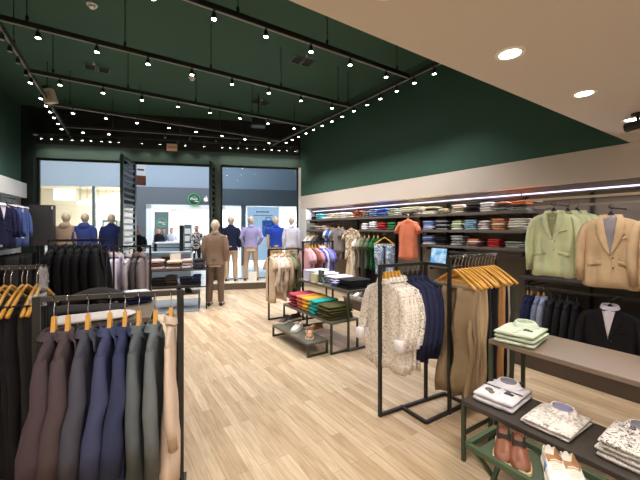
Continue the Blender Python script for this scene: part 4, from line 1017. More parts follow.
faceout('blazer',blackw,X3+.22,y3-.40,.86,'black wool blazer hung at the picture edge under the sand blazers',hl='black hanger of the black blazer cut by the picture edge',seed=21,w=.225,L=.70,b=.06,inner=blackw,sl=.5,rz=-84)
# orange tee
X4=4.62;y4=ony(408,X4);z4=hz(214.5,X4,y4)
faceout('tee',fab('coral_orange_jersey',(238,138,98),.3,9),X4,y4,z4,'coral orange tee hung facing the shop beside the tablet',rz=-70,wood=True,seed=30,w=.175,L=.80,b=.06)
armr(X4-.02,y4,z4-.02,'short arm holding the coral orange tee')
# light blue print shirt, face out
X5=4.60;y5=ony(384.5,X5);z5=hz(233,X5,y5)
hang('shorts',fabpat('pale_blue_print',(112,140,176),(206,216,226),scale=13),(X5,y5,z5),R(-62),'pale blue printed shorts hung facing the shop below the coral tee',seed=31,L=.80,w=.20,b=.05,drop=.22)
hanger((X5,y5,z5),R(-62),'wooden hanger carrying the pale blue printed shorts',None,wide=True,w=.21,drop=.10)
armr(X5-.02,y5,z5-.02,'short arm holding the pale blue printed shorts')
# green family on the second rail
for k,(p,c,n_) in enumerate(((357,(226,216,192),'cream'),(361,(158,156,128),'light sage'),(364.5,(112,116,86),'olive grey'),(369,(92,108,80),'moss green'),(374,(36,98,52),'deep green'),(378,(30,86,46),'dark green'))):
    x=4.90;y=ony(p,x);hang('tee',fab('wall_tee_'+n_,c,.25,10),(x,y,1.52),R(180+32),'%s tee on the rail under the red pile, %s from the printed tee'%(n_,ORD[k+1]),None,seed=40+k,w=.20,L=.76,b=.05)
    hanger((x,y,1.52),R(212),'wooden hanger of the %s tee under the white and red piles'%n_,None,ins=.05)
# blue / grey tees on the first rail
for k,(p,c,n_) in enumerate(((328,(206,214,232),'pale blue'),(330.5,(72,104,178),'bright blue'),(333.5,(176,182,196),'light grey blue'),(343,(124,118,112),'dark grey'))):
    x=4.90;y=ony(p,x);hang('tee',fab('wall_tee_'+n_,c,.25,10),(x,y,1.74),R(180+35),'%s tee on the rail below the cream piles, %s from the window'%(n_,ORD[k+1]),None,seed=50+k,w=.20,L=.66 if k<3 else .86,b=.05)
    hanger((x,y,1.74),R(215),'wooden hanger of the %s tee below the cream and white piles'%n_,None)
x=4.74;y=ony(338.5,x);faceout('tee',fab('wall_tee_grey',(142,134,128),.25,10),x,y,1.72,'grey long tee facing the shop between blue and leaf print tees',rz=-62,wood=True,seed=61,w=.17,L=.66,b=.05)
x=4.78;y=ony(351.5,x);faceout('tee',fabpat('beige_leaf_print',(150,124,96),(232,222,206),scale=9),x,y,1.70,'cream tee with brown leaf print between the grey and green tees',rz=-65,wood=True,seed=60,w=.17,L=.80,b=.05)
# window end
for k,(p,c,n_) in enumerate(((309,(232,228,220),'white'),(313,(222,212,192),'cream'),(317,(92,86,82),'dark grey'))):
    x=4.84;y=ony(p,x);hang('tee',fab('wall_tee_'+n_+'_end',c,.25,10),(x,y,1.53),R(180+30),'%s tee at the window end rail above the pink shirts'%n_,None,seed=62+k,w=.21,L=.66,b=.06)
    hanger((x,y,1.53),R(210),'wooden hanger of the %s tee at the window end rail'%n_,None)
# long cream trousers below
for k,(p,c,n_) in enumerate(((352,(206,186,150),'sand'),(356,(226,212,182),'cream'),(360,(96,84,66),'dark khaki'),(366,(58,54,50),'charcoal'))):
    x=4.88;y=ony(p,x);hang('trousers',fab('low_trouser_'+n_,c,.25,10),(x,y,1.14),R(200),'%s trousers hanging below the green tees on the shelf wall'%n_,None,seed=70+k,L=.90,b=.05,w=.18,drop=.06)
rail('short dark rail carrying trousers below the green tees',350,372,1.14,x=4.88)
# ================================================================== RACKS
def zrack(label,pts,h1,h2,group=None,w=.026,base=None):
    """free standing clothes rack; pts P1..P4 plan positions, arms P1-P2 (height h1) and P3-P4 (height h2)"""
    o=Vector((pts[0][0],pts[0][1],0));t=thing('clothing_rack',label,'clothes rack',o,0,group);q=[Vector((p[0],p[1],0))-o for p in pts];Z=lambda v,z:Vector((v.x,v.y,z))
    hs=[h1,h1,h2,h2][:len(q)]
    for v,h in zip(q,hs):
        a=MB();a.bar(Z(v,0),Z(v,h),w);part('post',a,black,t)
    def bar_(n,p,r): a=MB();a.bar(p,r,w);part(n,a,black,t)
    bar_('top_bar',Z(q[0],h1-w/2),Z(q[1],h1-w/2))
    if len(q)>2:
        bar_('top_bar',Z(q[2],h2-w/2),Z(q[3],h2-w/2));bar_('tie_bar',Z(q[1],h1-w/2),Z(q[2],h1-w/2))
    for (p,r) in base or []: bar_('base_bar',Vector((p[0],p[1],w/2))-o,Vector((r[0],r[1],w/2))-o)
    return t
def crossbase(t): pass
RA=[(2.0,2.13),(2.55,2.10),(2.53,1.83),(3.26,1.83)]
zrack('black two level rack beside the folding tables, with floral shirts and trousers',RA,1.295,1.365,base=[((2.0,2.13),(2.78,2.07)),((2.25,2.13),(2.24,1.84)),((2.24,1.84),(3.26,1.83)),((2.78,2.07),(2.78,1.83))])
floral=fabpat('white_floral',(184,174,166),(238,232,224),scale=30,lo=.38,hi=.52);floral2=fabpat('white_leaf_print',(140,132,128),(236,230,224),scale=36,lo=.42,hi=.52)
cuffw=fab('white_cuff',(238,232,226),.2,30)
for k in range(5):
    x=2.055+.042*k;last=k>2
    hang('shirt',floral if k!=4 else floral2,(x,2.13-.002*k,1.28),R(-88)+rnd.uniform(-.09,.09),'white floral long sleeved shirt on the two level rack, %s from its corner post'%th(k+1,5),'floral shirts on the two level rack',seed=80+k,w=.21,L=.86,b=.036,drop=.125,sl=.44,r0=.062,r1=.048,fwd=.08,cuff=cuffw,flare=1.02,fold=1.6)
    hanger((x,2.13,1.28),R(-90),'yellow wooden hanger of a floral shirt, %s from the corner post'%th(k+1,5),'hangers of the floral shirts',ins=.075,drop=.125)
for k in range(4):
    x=2.29+.068*k
    hang('blazer',fab('navy_blazer',(42,46,72),.2,10) if k<3 else navyw,(x,2.115,1.28),R(-90),'navy blazer on the two level rack, %s after the floral shirts'%th(k+1,4),'navy blazers on the two level rack',seed=90+k,w=.20,L=.82,b=.036,sl=.60)
    hanger((x,2.115,1.28),R(-90),'black hanger of a navy blazer, %s after the floral shirts'%th(k+1,4),'hangers of the navy blazers',blackpl,ins=.05)
TR=[('khaki',(148,127,95)),('khaki',(162,139,103)),('tan',(182,156,118)),('tan',(198,172,132)),('black',(30,30,32)),('charcoal',(64,62,60)),('black',(28,28,30)),('olive',(74,66,50)),('camel',(172,126,76)),('camel',(184,136,84)),('black',(30,28,28)),('stone',(190,178,158)),('dark green',(60,64,50))]
for k,(n_,c) in enumerate(TR):
    x=2.60+.052*k
    hang('trousers',fab('trouser_%s_%d'%(n_.replace(' ','_'),k),c,.35,9),(x,1.83,1.35),R(-90)+rnd.uniform(-.1,.1),'%s trousers on the two level rack, %s from the navy blazers'%(n_,th(k+1,len(TR))),None,seed=100+k,L=1.22+rnd.uniform(-.05,.03),b=.040 if k<2 else .024,w=.20-.012*(k%3),drop=.22,fold=2.6 if k<4 else 1.4)
    hanger((x,1.83,1.35),R(-90)+rnd.uniform(-.14,.14),'broad wooden trouser hanger on the two level rack, %s from the navy blazers'%th(k+1,len(TR)),'trouser hangers on the two level rack',wide=True,w=.225,drop=.12)
# beige rack in the middle of the shop
RB=[(2.48,5.45),(3.06,5.43),(2.98,5.12),(3.62,5.12)]
zrack('black two level rack behind the folded polo tables, with beige shirts',RB,1.25,1.385,base=[((2.48,5.45),(3.06,5.43)),((2.72,5.45),(2.72,5.12)),((2.72,5.12),(3.62,5.12)),((3.06,5.43),(3.06,5.12))])
BG=[('tan',(214,188,154),.92),('sand',(234,216,190),.72),('cream',(240,226,204),.74),('sand',(228,208,180),.88),('cream',(226,210,182),.70),('beige',(198,174,138),.84),('sage',(140,146,112),.70),('olive',(104,112,80),.86)]
for k,(n_,c,L) in enumerate(BG):
    x=2.515+.062*k;hang('shirt' if k%2 else 'tee',fab('beige_rack_%d'%k,c,.3,10),(x,5.45,1.235),R(-90+rnd.uniform(-6,6)),'%s shirt on the rack behind the polo tables, %s from its corner post'%(n_,th(k+1,8)),None,seed=120+k,w=.205,L=L,b=.042,sl=.42,name='shirt',cat='shirt')
    hanger((x,5.45,1.235),R(-90),'wooden hanger of a beige rack shirt, %s from the corner post'%th(k+1,8),'hangers on the rack behind the polo tables',ins=.06,w=.24)
PK=[('pink',(222,172,170)),('pale pink',(230,190,186)),('brick',(150,92,78)),('rose',(216,160,160)),('violet',(96,92,160)),('white',(226,226,234)),('lavender',(156,152,206)),('purple blue',(104,100,176))]
for k,(n_,c) in enumerate(PK):
    x=3.03+.07*k;hang('tee' if k!=5 else 'shirt',fab('pink_rack_%d'%k,c,.3,10),(x,5.12,1.37),R(-90+rnd.uniform(-6,6)),'%s shirt above the white folded piles, %s on the upper arm of the rack'%(n_,th(k+1,8)),None,seed=130+k,w=.20,L=.62,b=.04,sl=.4,name='shirt',cat='shirt')
    hanger((x,5.12,1.37),R(-90),'wooden hanger above the white folded piles, %s on the upper arm'%th(k+1,8),'hangers on the upper arm of the middle rack',ins=.06,w=.24)
# -------------------------------------------------------------------- left: near rack with grey and blue jackets
A0=Vector((-.275,2.245));A1=Vector((.385,2.06));AV=(A1-A0);AR=math.atan2(AV.y,AV.x)
def simple_rack(label,p0,p1,h,depth=.5,w=.032,group=None):
    t=thing('clothing_rack',label,'clothes rack',(p0[0],p0[1],0),0,group);v=Vector((p1[0]-p0[0],p1[1]-p0[1],0));n=Vector((-v.y,v.x,0)).normalized()*depth/2
    for q in(Vector((0,0,0)),v):
        a=MB();a.bar(q,q+Vector((0,0,h)),w);part('post',a,black,t)
        a=MB();a.bar(q+n+Vector((0,0,w/2)),q-n+Vector((0,0,w/2)),w);part('foot',a,black,t)
    a=MB();a.bar(Vector((0,0,h-.012)),v+Vector((0,0,h-.012)),.02,.024);part('top_bar',a,steel if w>.03 else black,t)
    a=MB();a.bar(Vector((0,0,.15)),v+Vector((0,0,.15)),w*.8);part('lower_bar',a,black,t)
    return t
simple_rack('dark grey rack nearest the camera carrying grey and blue jackets',A0,A1,1.25)
FR=[(54,'blazer','grey brown',(74,62,64)),(68,'blazer','grey brown',(78,66,66)),(88,'blazer','slate grey',(74,74,82)),(110,'blazer','dusty blue',(66,72,98)),(125,'blazer','dark blue',(54,60,86)),(139,'cardigan','grey green',(92,98,98)),(155.5,'cardigan','light grey green',(106,112,110)),(171,'shirt','beige',(212,190,164))]
def along(px,p0,v):
    dx,dy=at(px,1);det=v.x*(-dy)+dx*v.y;s=((-p0.x)*(-dy)+dx*(-p0.y))/det;return p0.x+v.x*s,p0.y+v.y*s
for k,(p,kd,n_,c) in enumerate(FR):
    x,y=along(p,A0,AV);rz=R([80,82,79,76,78,75,74,75][k])
    lab='%s %s on the rack nearest the camera, %s from the film wrapped post'%(n_,kd,th(k+1,8))
    if kd=='blazer': hang(kd,fab('near_%d'%k,c,.3,7),(x,y,1.235),rz,lab,None,seed=140+k,w=.205,L=.90,b=.042 if k<2 else .037,sl=.62,r0=.068,r1=.074,fwd=-.03,drop=.16,flare=1.05,lo=.030,lapw=.11,fold=1.4,aline=1)
    elif kd=='cardigan': hang('jacket',fab('near_%d'%k,c,.35,7),(x,y,1.235),rz,lab,None,seed=140+k,w=.195,L=1.02,b=.034,sl=.66,r0=.062,r1=.052,fwd=.02,drop=.16,aline=1,name='cardigan',cat='cardigan',fold=1.3)
    else: hang('shirt',fab('near_%d'%k,c,.35,7),(x,y,1.235),rz,lab,None,seed=140+k,w=.19,L=1.02,b=.028,sl=.56,r0=.052,r1=.042,fwd=.03,drop=.15,fold=1.8,aline=1)
    hanger((x,y,1.235),rz,'wooden hanger on the rack nearest the camera, %s from the film wrapped post'%th(k+1,8),'hangers on the rack nearest the camera',drop=.16 if kd!='shirt' else .15,ins=.07)
# crumpled clear film wrapped round the rack corner
def film(name,label,c,r,h,seed):
    """loose crumpled sheets"""
    rn=random.Random(seed);a=MB()
    for k in range(2):
        ph=rn.uniform(0,6);z0=rn.uniform(-.35,.15)*h;g=[]
        for i in range(12):
            row=[];f=i/11
            for j in range(12):
                an=ph+j*.42;q=r*(1+.45*rn.uniform(-1,1)+.5*math.sin(5*f+k+j*.8)**2*.6)
                row.append((math.cos(an)*q,math.sin(an)*q,z0+h*(.55*(f-.5))+.012*rn.uniform(-1,1)))
            g.append(row)
        a.sheet(g,.0008,(1,0,0))
    a.s=[False]*len(a.s)
    return single(name,a,filmM,label,'plastic film',loc=c)
m_=bpy.data.materials.new('clear_film');m_.use_nodes=True;nt=m_.node_tree;b=nt.nodes['Principled BSDF'];b.inputs['Base Color'].default_value=rgb((205,205,208));b.inputs['Roughness'].default_value=.15;b.inputs['Alpha'].default_value=.13;filmM=m_
x,y=at(44,2.0);film('plastic_film','crumpled clear film wrapped round the rack post end',(x,y,1.33),.018,.22,3)
x,y=at(37,1.78);film('plastic_film','crumpled clear film bunched on the end of the nearest top bar',(x,y,1.235),.028,.07,5)
# behind it: trouser rack
B1=Vector((-.30,2.72));B0=Vector((-1.05,2.93));BV=B1-B0;BR=math.atan2(BV.y,BV.x)
simple_rack('black rack of dark trousers behind the nearest rack, cut by the picture edge',B0,B1,1.375)
for k,p in enumerate((-24,-14,-4,4,11,22,27,37,42)):
    x,y=along(p,B0,BV);rz=R(74)+rnd.uniform(-.08,.08)
    hang('trousers',fab('dark_trouser_%d'%(k%3),[(30,29,30),(40,38,36),(26,26,28)][k%3],.35,9),(x,y,1.36),rz,'black trousers on the trouser rack, %s from its film wrapped end'%th(9-k,9),'black trousers on the trouser rack',seed=150+k,L=1.20,b=.03,w=.19,drop=.20)
    hanger((x,y,1.36),rz,'broad wooden hanger on the trouser rack, %s from its film wrapped end'%th(9-k,9),'hangers on the trouser rack',wide=True,w=.225,drop=.12)
# white price label on a trouser at the far left
x,y=at(4,2.1);a=MB();a.box(-.028,.028,-.002,.002,0,.10);single('price_label',a,cardw,'white paper price label pinned on the black trousers at the picture edge','label',None,(x,y-.16,hz(369,x,y-.16)),BR)
# black coats rack
C0=Vector((-.42,4.33));C1=Vector((.09,4.24));CV=C1-C0;CR=math.atan2(CV.y,CV.x)
simple_rack('tall black rack of black coats in front of the suit mannequins',C0-CV*.03,C1+CV*.06,1.495,w=.018)
for k,p in enumerate((56,66.5,75,82.5,91,99.5)):
    x,y=along(p,C0,CV);rz=CR+R(90)+R(-6)
    hang('blazer',fab('black_coat',(27,26,27),.2,10),(x,y,1.485),rz,'black coat on the tall rack, %s from the dark sign board'%th(k+1,6),'black coats on the tall rack',seed=160+k,w=.21,L=1.0,b=.038,sl=.64,r0=.062,drop=.05)
    hanger((x,y,1.485),rz,'hanger of a black coat, %s from the dark sign board'%th(k+1,6),'hangers of the black coats',blackpl,drop=.065,ins=.03)
D0=Vector((.0,4.80));D1=Vector((.52,4.66));DV=D1-D0;DR=math.atan2(DV.y,DV.x)
simple_rack('black rack of pale grey and mauve shirts behind the black coats',D0-DV*.06,D1,1.40,w=.024)
for k,(p,n_,c,L) in enumerate(((104,'pale stone',(222,212,204),.66),(109,'slate blue',(112,118,156),.72),(114.5,'mauve',(212,200,206),.64),(119,'pale mauve',(222,210,214),.64),(129.5,'light taupe',(206,196,190),.62),(136.5,'dark taupe',(96,88,84),.74),(142.5,'grey brown',(140,128,124),.92))):
    x,y=along(p,D0,DV);rz=DR+R(90)+R(-4)
    hang('shirt',fab('pale_rack_%d'%k,c,.3,10),(x,y,1.385),rz,'%s shirt on the rack behind the black coats, %s from the coats'%(n_,th(k+1,7)),None,seed=170+k,w=.19,L=L,b=.034,sl=.46,r0=.06)
    hanger((x,y,1.385),rz,'wooden hanger on the pale shirt rack, %s from the black coats'%th(k+1,7),'hangers on the pale shirt rack',ins=.05)
# dark trousers lying on the taupe table behind the nearest rack
TB=CR
t=thing('display_table','taupe topped black table with dark trousers behind the nearest rack','table',(-.02,3.42,0),TB)
a=MB();a.box(-.42,.42,-.36,.36,.86,.90,.006);part('table_top',a,taupe,t)
for sx in(-.39,.39):
    for sy in(-.33,.33): a=MB();a.bar((sx,sy,0),(sx,sy,.86),.03);part('leg',a,black,t)
a=MB();a.box(-.40,.40,-.34,.34,.36,.385,.004);part('lower_shelf',a,dark_lam,t)
def drape(name,label,m,loc,rz,pts,w,th_,cat):
    a=MB();n=14;rings=[]
    for i in range(17):
        f=i/16;x=-w/2+w*f;k=1-.7*abs(2*f-1)**5;h=pts(f)
        rings.append([(x,math.cos(j*2*math.pi/n)*.14*k*(1+.08*math.sin(f*9)),max(.0,h*.0+h+th_*k*math.sin(j*2*math.pi/n))) for j in range(n)])
    a.loft(rings);return single(name,a,m,label,cat,None,loc,rz)
dkt=fab('dark_brown_trouser',(46,41,38),.35,10)
drape('folded_trousers','dark brown trousers heaped on the taupe table, at its back edge',dkt,(-.02,3.68,.905),TB+R(12),lambda f:.055+.05*math.sin(f*3.14)**2,.52,.055,'folded trousers')
drape('folded_trousers','dark brown trousers laid flat across the taupe table, nearer its front',dkt,(-.10,3.40,.905),TB+R(8),lambda f:.03+.012*math.sin(f*6),.60,.03,'folded trousers')
drape('folded_trousers','off white trousers laid along the front edge of the taupe table',fab('off_white_trouser',(226,214,200),.25,10),(-.06,3.13,.905),TB+R(10),lambda f:.02,.60,.02,'folded trousers')
pile('{c} folded shirt, {}, on the taupe table before the pale shirts','navy and white shirts on the taupe table',[fm('navy'),fm('navy'),fm('white')],(.28,3.68,.905),TB+R(20),.26,.30,.032,words=['lower navy','navy','white'])
for k,x in enumerate((-.2,.12)):
    t=thing('storage_box','pale pink white storage box under the taupe table, %s'%('towards the trouser rack' if k==0 else 'towards the aisle'),'box',(x-.02,3.40,.386),TB)
    a=MB();a.box(-.13,.13,-.15,.15,0,.26,.006);part('box_body',a,mat('box_pinkwhite',(226,206,196),.7),t);a=MB();a.box(-.135,.135,-.155,.155,.24,.30,.006);part('lid',a,mat('box_lid',(234,218,208),.7),t)
# tiered table in the entrance
u0=Vector((.74,7.16));u1=Vector((1.79,6.88));UV=(u1-u0);UR=math.atan2(UV.y,UV.x);UL=UV.length
t=thing('tiered_table','black steel tiered table with folded knitwear near the entrance','table',(u0.x,u0.y,0),UR)
a=MB();a.box(0,UL,0,.45,.775,.80,.004);part('table_top',a,dark_lam,t)
a=MB();a.box(.02,UL-.12,.02,.43,.46,.485,.004);part('shelf',a,dark_lam,t)
for x in(.015,UL-.015):
    for y in(.015,.435):a=MB();a.bar((x,y,0),(x,y,.775),.024);part('leg',a,black,t)
a=MB();a.bar((.015,.015,.45),(UL-.015,.015,.45),.02);part('rail',a,black,t)
def ut(x,y,z): v=u0+UV.normalized()*x+Vector((-UV.y,UV.x)).normalized()*y;return(v.x,v.y,z)
pile('pinkish beige knit, {}, first pile on top of the tiered table','beige knits on the tiered table',[fm('pinkbeige'),fm('mauve'),fm('pinkbeige')],ut(.14,.2,.80),UR,.27,.30,.068,cat='folded knit',name='folded_knit')
pile('beige knit, {}, middle pile on top of the tiered table','beige knits in the middle pile',[fm('pinkbeige'),fm('mauve'),fm('beige')],ut(.46,.2,.80),UR,.27,.30,.06,cat='folded knit',name='folded_knit')
pile('pale pink knit, {}, pile beside the grey one on the tiered table','pale pink knits',[fm('pinkw'),fm('pinkw'),fm('pinkbeige')],ut(.70,.24,.80),UR,.20,.28,.066,cat='folded knit',name='folded_knit')
pile('dark grey knit, {}, end pile by the brown suit mannequin','dark grey knits',[fm('charcoal'),fab('fold_greyblue',(84,86,100)),fm('charcoal')],ut(.93,.2,.80),UR,.22,.28,.068,cat='folded knit',name='folded_knit')
pile('black folded trousers, {}, on the tiered table lower shelf, outer end','black trousers on the lower shelf',[fm('black'),fm('black'),fm('black')],ut(.17,.2,.485),UR,.27,.28,.05,cat='folded trousers',name='folded_trousers')
pile('brown folded trousers, {}, on the tiered table lower shelf','brown trousers on the lower shelf',[fab('fold_brown',(72,56,44)),fab('fold_brown',(72,56,44)),fm('charcoal'),fab('fold_brown',(72,56,44))],ut(.42,.2,.485),UR,.22,.28,.05,cat='folded trousers',name='folded_trousers')
pile('navy black folded trousers, {}, on the tiered table lower shelf','navy black trousers on the lower shelf',[fm('black'),fab('fold_navyblack',(34,36,50)),fab('fold_navyblack',(34,36,50))],ut(.70,.2,.485),UR,.24,.28,.05,cat='folded trousers',name='folded_trousers')
pile('dark navy folded shirt, {}, lower shelf end beside the mannequin','dark navy shirts on the lower shelf',[fm('navy'),fab('fold_navyblack',(34,36,50)),fm('navy'),fm('navy')],ut(.88,.2,.485),UR,.16,.28,.048)
q=ut(.47,.34,.80);t=thing('price_card','blank pale card standing behind the folded knits','card',q,UR);a=MB();a.box(-.10,.10,-.004,.004,0,.30,.002);part('card',a,mat('card_pinkwhite',(236,224,216),.7),t);a=MB();a.box(-.06,.06,-.03,.05,0,.012,.003);part('foot',a,blackpl,t)
# low bench table in front of it with shoes
a=MB();t=thing('low_table','low black table under the tiered table by the entrance','table',ut(.05,-.02,0),UR);a.box(0,.9,.05,.45,.30,.325,.004);part('table_top',a,dark_lam,t)
for x in(.02,.88):
    for y in(.07,.43):a=MB();a.bar((x,y,0),(x,y,.30),.02);part('leg',a,black,t)
shoe('shoe','dark shoe on the low table by the entrance, closer to the aisle',ut(.72,.24,.326),UR+R(20),mat('shoe_dark',(40,36,36),.5),mat('sole_dark',(60,54,50),.6),blackpl)
shoe('shoe','dark shoe on the low table by the entrance, further from the aisle',ut(.56,.24,.326),UR+R(20),mat('shoe_dark',(40,36,36),.5),mat('sole_dark',(60,54,50),.6),blackpl,side=-1)
# grey doormat
g0=ut(-.2,-.45,0);a=MB();a.box(-.1,1.15,.3,1.6,.001,.012,.004);single('door_mat',a,mat('mat_grey',(128,134,142),.9,bump=.3,bscale=150),'grey mat lying on the floor under the tiered table','mat',None,g0,UR)
# ================================================================== LEFT WALL
rl=lw(0)
def lrot(): return math.atan2(LD.y,LD.x)
LRZ=lrot()
t1,t2=lt(-16,.3),lt(25,.3)
q=lw((t1+t2)/2,.12);t=thing('garment_rail','double dark rail on the left white wall carrying the blue blazers','rail',(q[0],q[1],2.16),LRZ)
h=abs(t1-t2)/2;a=MB();a.bar((-h,0,.0),(h,0,.0),.025,.03);part('bar',a,black,t);a=MB();a.bar((-h,0,.12),(h,0,.12),.025,.03);part('bar',a,black,t)
q=lw((t1+t2)/2,.0);t=thing('wall_shelf','grey shelf on the suit wall below the blue blazers','shelf',(q[0],q[1],1.30),LRZ)
n_=Vector(lw(0,1))-Vector(lw(0,0));sgnY=1 if (Matrix.Rotation(LRZ,3,'Z')@Vector((0,1,0))).dot(n_)>0 else -1
a=MB();a.box(-h,h,.001*sgnY,.40*sgnY,-.04,0,.004);part('board',a,mat('shelf_grey',(150,146,144),.5),t)
BL=[(1,'deep navy',(30,32,58)),(6,'navy',(38,40,70)),(12,'blue',(74,92,140)),(19.5,'blue',(80,98,148)),(25.5,'slate blue',(66,82,124))]
for k,(p,n2,c) in enumerate(BL):
    s=lt(p,.36);q=lw(s,.36);zt=hz(203.5,q[0],q[1])
    face=math.atan2(n_.y,n_.x)+R(90)   # front (-Y) towards the room
    o=hang('blazer',fab('left_wall_%d'%k,c,.25,10),(q[0],q[1],2.15),face-R(30),'%s blazer on the white suit wall, %s from the dark pier'%(n2,th(5-k,5)),None,seed=180+k,w=.20,L=.92,b=.05,inner=shirtw,innerlabel='white shirt inside the blazer',trim=shirtw if k in(0,2,3,4) else None,sl=.58,drop=.08)
    hanger((q[0],q[1],2.15),face-R(30),'black hanger of the %s blazer on the suit wall, %s from the dark pier'%(n2,th(5-k,5)),None,blackpl,drop=.08)
    if k in(2,3):
        a=MB();a.box(-.035,.035,-.003,.003,-.05,.05);v=Vector((math.cos(face-R(120)),math.sin(face-R(120)),0))*.075
        single('price_label',a,cardw,'white card label hanging on the %s blue blazer of the suit wall'%('inner' if k==2 else 'outer'),'label',None,(q[0]+v.x,q[1]+v.y,hz(236,q[0],q[1])),face-R(30))
t1,t2=lt(-16,.3),lt(26,.3);q=lw((t1+t2)/2,.16);t=thing('garment_rail','dark rail on the suit wall carrying black trousers','rail',(q[0],q[1],1.18),LRZ);h=abs(t1-t2)/2;a=MB();a.bar((-h,0,0),(h,0,0),.025,.03);part('bar',a,black,t)
for k,p in enumerate((1,6,11,16,21,26)):
    s=lt(p,.3);q=lw(s,.3);hang('trousers',fab('dark_trouser_%d'%(k%3),[(30,29,30),(40,38,36),(26,26,28)][k%3],.35,9),(q[0],q[1],1.18),face-R(70),'black trousers on the suit wall rail below the blue blazers, %s from the edge'%th(k+1,6),'black trousers on the suit wall',seed=190+k,L=1.0,b=.045,w=.19,drop=.12)
# dark sign board beside the window
q=fp(fs(42.5,.9),.9);zt,zb=hz(205,q[0],q[1]),hz(245.5,q[0],q[1]);dd=dep(q[0],q[1]);w_=21*dd/CF
t=thing('sign_board','dark grey board on a pole seen from behind, beside the window','sign board',(q[0],q[1],0),-CA+R(12))
a=MB();a.box(-w_/2,w_/2,-.06,.06,zb,zt,.008);part('board',a,mat('board_grey',(62,60,60),.5),t)
a=MB();a.box(-.03,.03,-.03,.03,0.02,zb);part('pole',a,black,t);a=MB();a.cyl((0,0),.18,0,.02,24);part('foot',a,black,t)
a=MB();a.box(w_/2-.03,w_/2-.005,-.066,-.06,zt-.10,zt-.03);part('clip',a,cardw,t)
# ================================================================== CENTRE TABLES (nested, along the aisle)
def ctable(label,x0,x1,y0,y1,h,mt,ms,w=.024,rails=True,top=.03,name='display_table'):
    t=thing(name,label,'table',((x0+x1)/2,(y0+y1)/2,0));X=(x1-x0)/2;Y=(y1-y0)/2
    a=MB();a.box(-X,X,-Y,Y,h-top,h,.004);part('table_top',a,mt,t)
    for sx in(-1,1):
        for sy in(-1,1):a=MB();a.bar((sx*(X-w/2),sy*(Y-w/2),0),(sx*(X-w/2),sy*(Y-w/2),h-top),w);part('leg',a,ms,t)
    if not rails:
        for sy in(-1,1):a=MB();a.bar((-X+w,sy*(Y-w/2),h*.45),(X-w,sy*(Y-w/2),h*.45),w*.8);part('stretcher',a,ms,t)
    if rails:
        for sy in(-1,1):a=MB();a.bar((-X+w,sy*(Y-w/2),w/2),(X-w,sy*(Y-w/2),w/2),w);part('floor_bar',a,ms,t)
    return t
tabm=mat('table_top_grey_green',(96,94,84),.35,bump=.02,var=.05)
ctable('tall grey green table with white, lavender and black shirts behind the bright polos',2.70,3.25,3.47,4.78,.79,tabm,green_steel)
ctable('middle height grey green table with the pink, yellow and teal polos',2.45,2.90,3.50,4.84,.41,tabm,green_steel)
ctable('low grey green table with shoes, standing on the aisle floor',2.15,2.46,3.58,4.60,.175,tabm,green_steel)
# bright polos: lengthways piles, fold facing the aisle
POL=[(4.60,.22,['maroonpink','maroonpink','maroonpink','pinkred'],'pink','maroon pink'),(4.36,.16,['salmon','orange2','salmon','orange2'],'orange','coral orange'),(4.19,.17,['yellow']*4,'yellow','mustard yellow'),(3.99,.18,['teal','teal','teal2','teal'],'teal','bright teal'),(3.72,.30,['olive']*5,'olive','olive green')]
C.update(maroonpink=(150,52,70),pinkred=(190,74,92),salmon=(214,104,78),orange2=(228,140,74),yellow=(226,178,66),teal=(44,166,154),teal2=(60,184,170),olive=(84,82,42))
for y,w,cols,g,lab in POL:
    pile(lab+' folded polo, {}, in its pile on the middle height table',lab+' polos on the middle height table',[fm(c) for c in cols],(2.67,y,.41),R(90),w,.42,.05 if g!='olive' else .036,cat='folded polo',name='folded_polo',jit=.006)
# shirts on the tall table
pile('white folded shirt, {}, far pile on the tall table by the pink shirts','white shirts, far pile of the tall table',[fm('white')]*4,(2.92,4.58,.79),R(90),.24,.34,.042)
pile('pale blue white folded shirt, {}, second far pile on the tall table','pale shirts, second pile of the tall table',[fm('white'),fm('stripeb'),fm('white'),fm('white')],(2.95,4.32,.79),R(90),.22,.34,.036)
pile('white folded shirt, {}, middle pile on the tall table by the lavender ones','white shirts, middle pile of the tall table',[fm('white')]*3,(3.02,4.08,.79),R(90),.26,.38,.038)
C.update(lavender=(150,146,200))
pile('lavender folded shirt, {}, between the white and black piles of the tall table','lavender shirts on the tall table',[fm('lavender')]*2,(2.93,3.895,.79),R(90),.16,.36,.03)
pile('black folded shirt, {}, big pile at the tall table corner','black shirts on the tall table',[fm('black')]*4,(2.94,3.66,.79),R(90),.30,.40,.032)
for k,(y,lab,m_) in enumerate(((4.56,'pale lilac boxed shirt standing at the far tall table edge',fab('boxed_lilac',(196,196,214))),(4.34,'pale yellow boxed shirt standing at the tall table edge',fab('boxed_yellow',(208,204,156))),(4.16,'grey photo card with a dark picture standing at the tall table edge',fabpat('photo_card',(40,52,50),(130,150,146),scale=9)))):
    t=thing('shirt_box' if k<2 else 'photo_card',lab,'box' if k<2 else 'card',(2.735,y,.79),R(90));a=MB();a.box(-.09+.02*(k==2),.09-.02*(k==2),-.02+.012*(k==2),.02-.012*(k==2),0,[.16,.13,.20][k],.004);part('front',a,m_,t);a=MB();a.box(-.05,.05,-.026,.03,0,.012);part('foot',a,cardw,t)
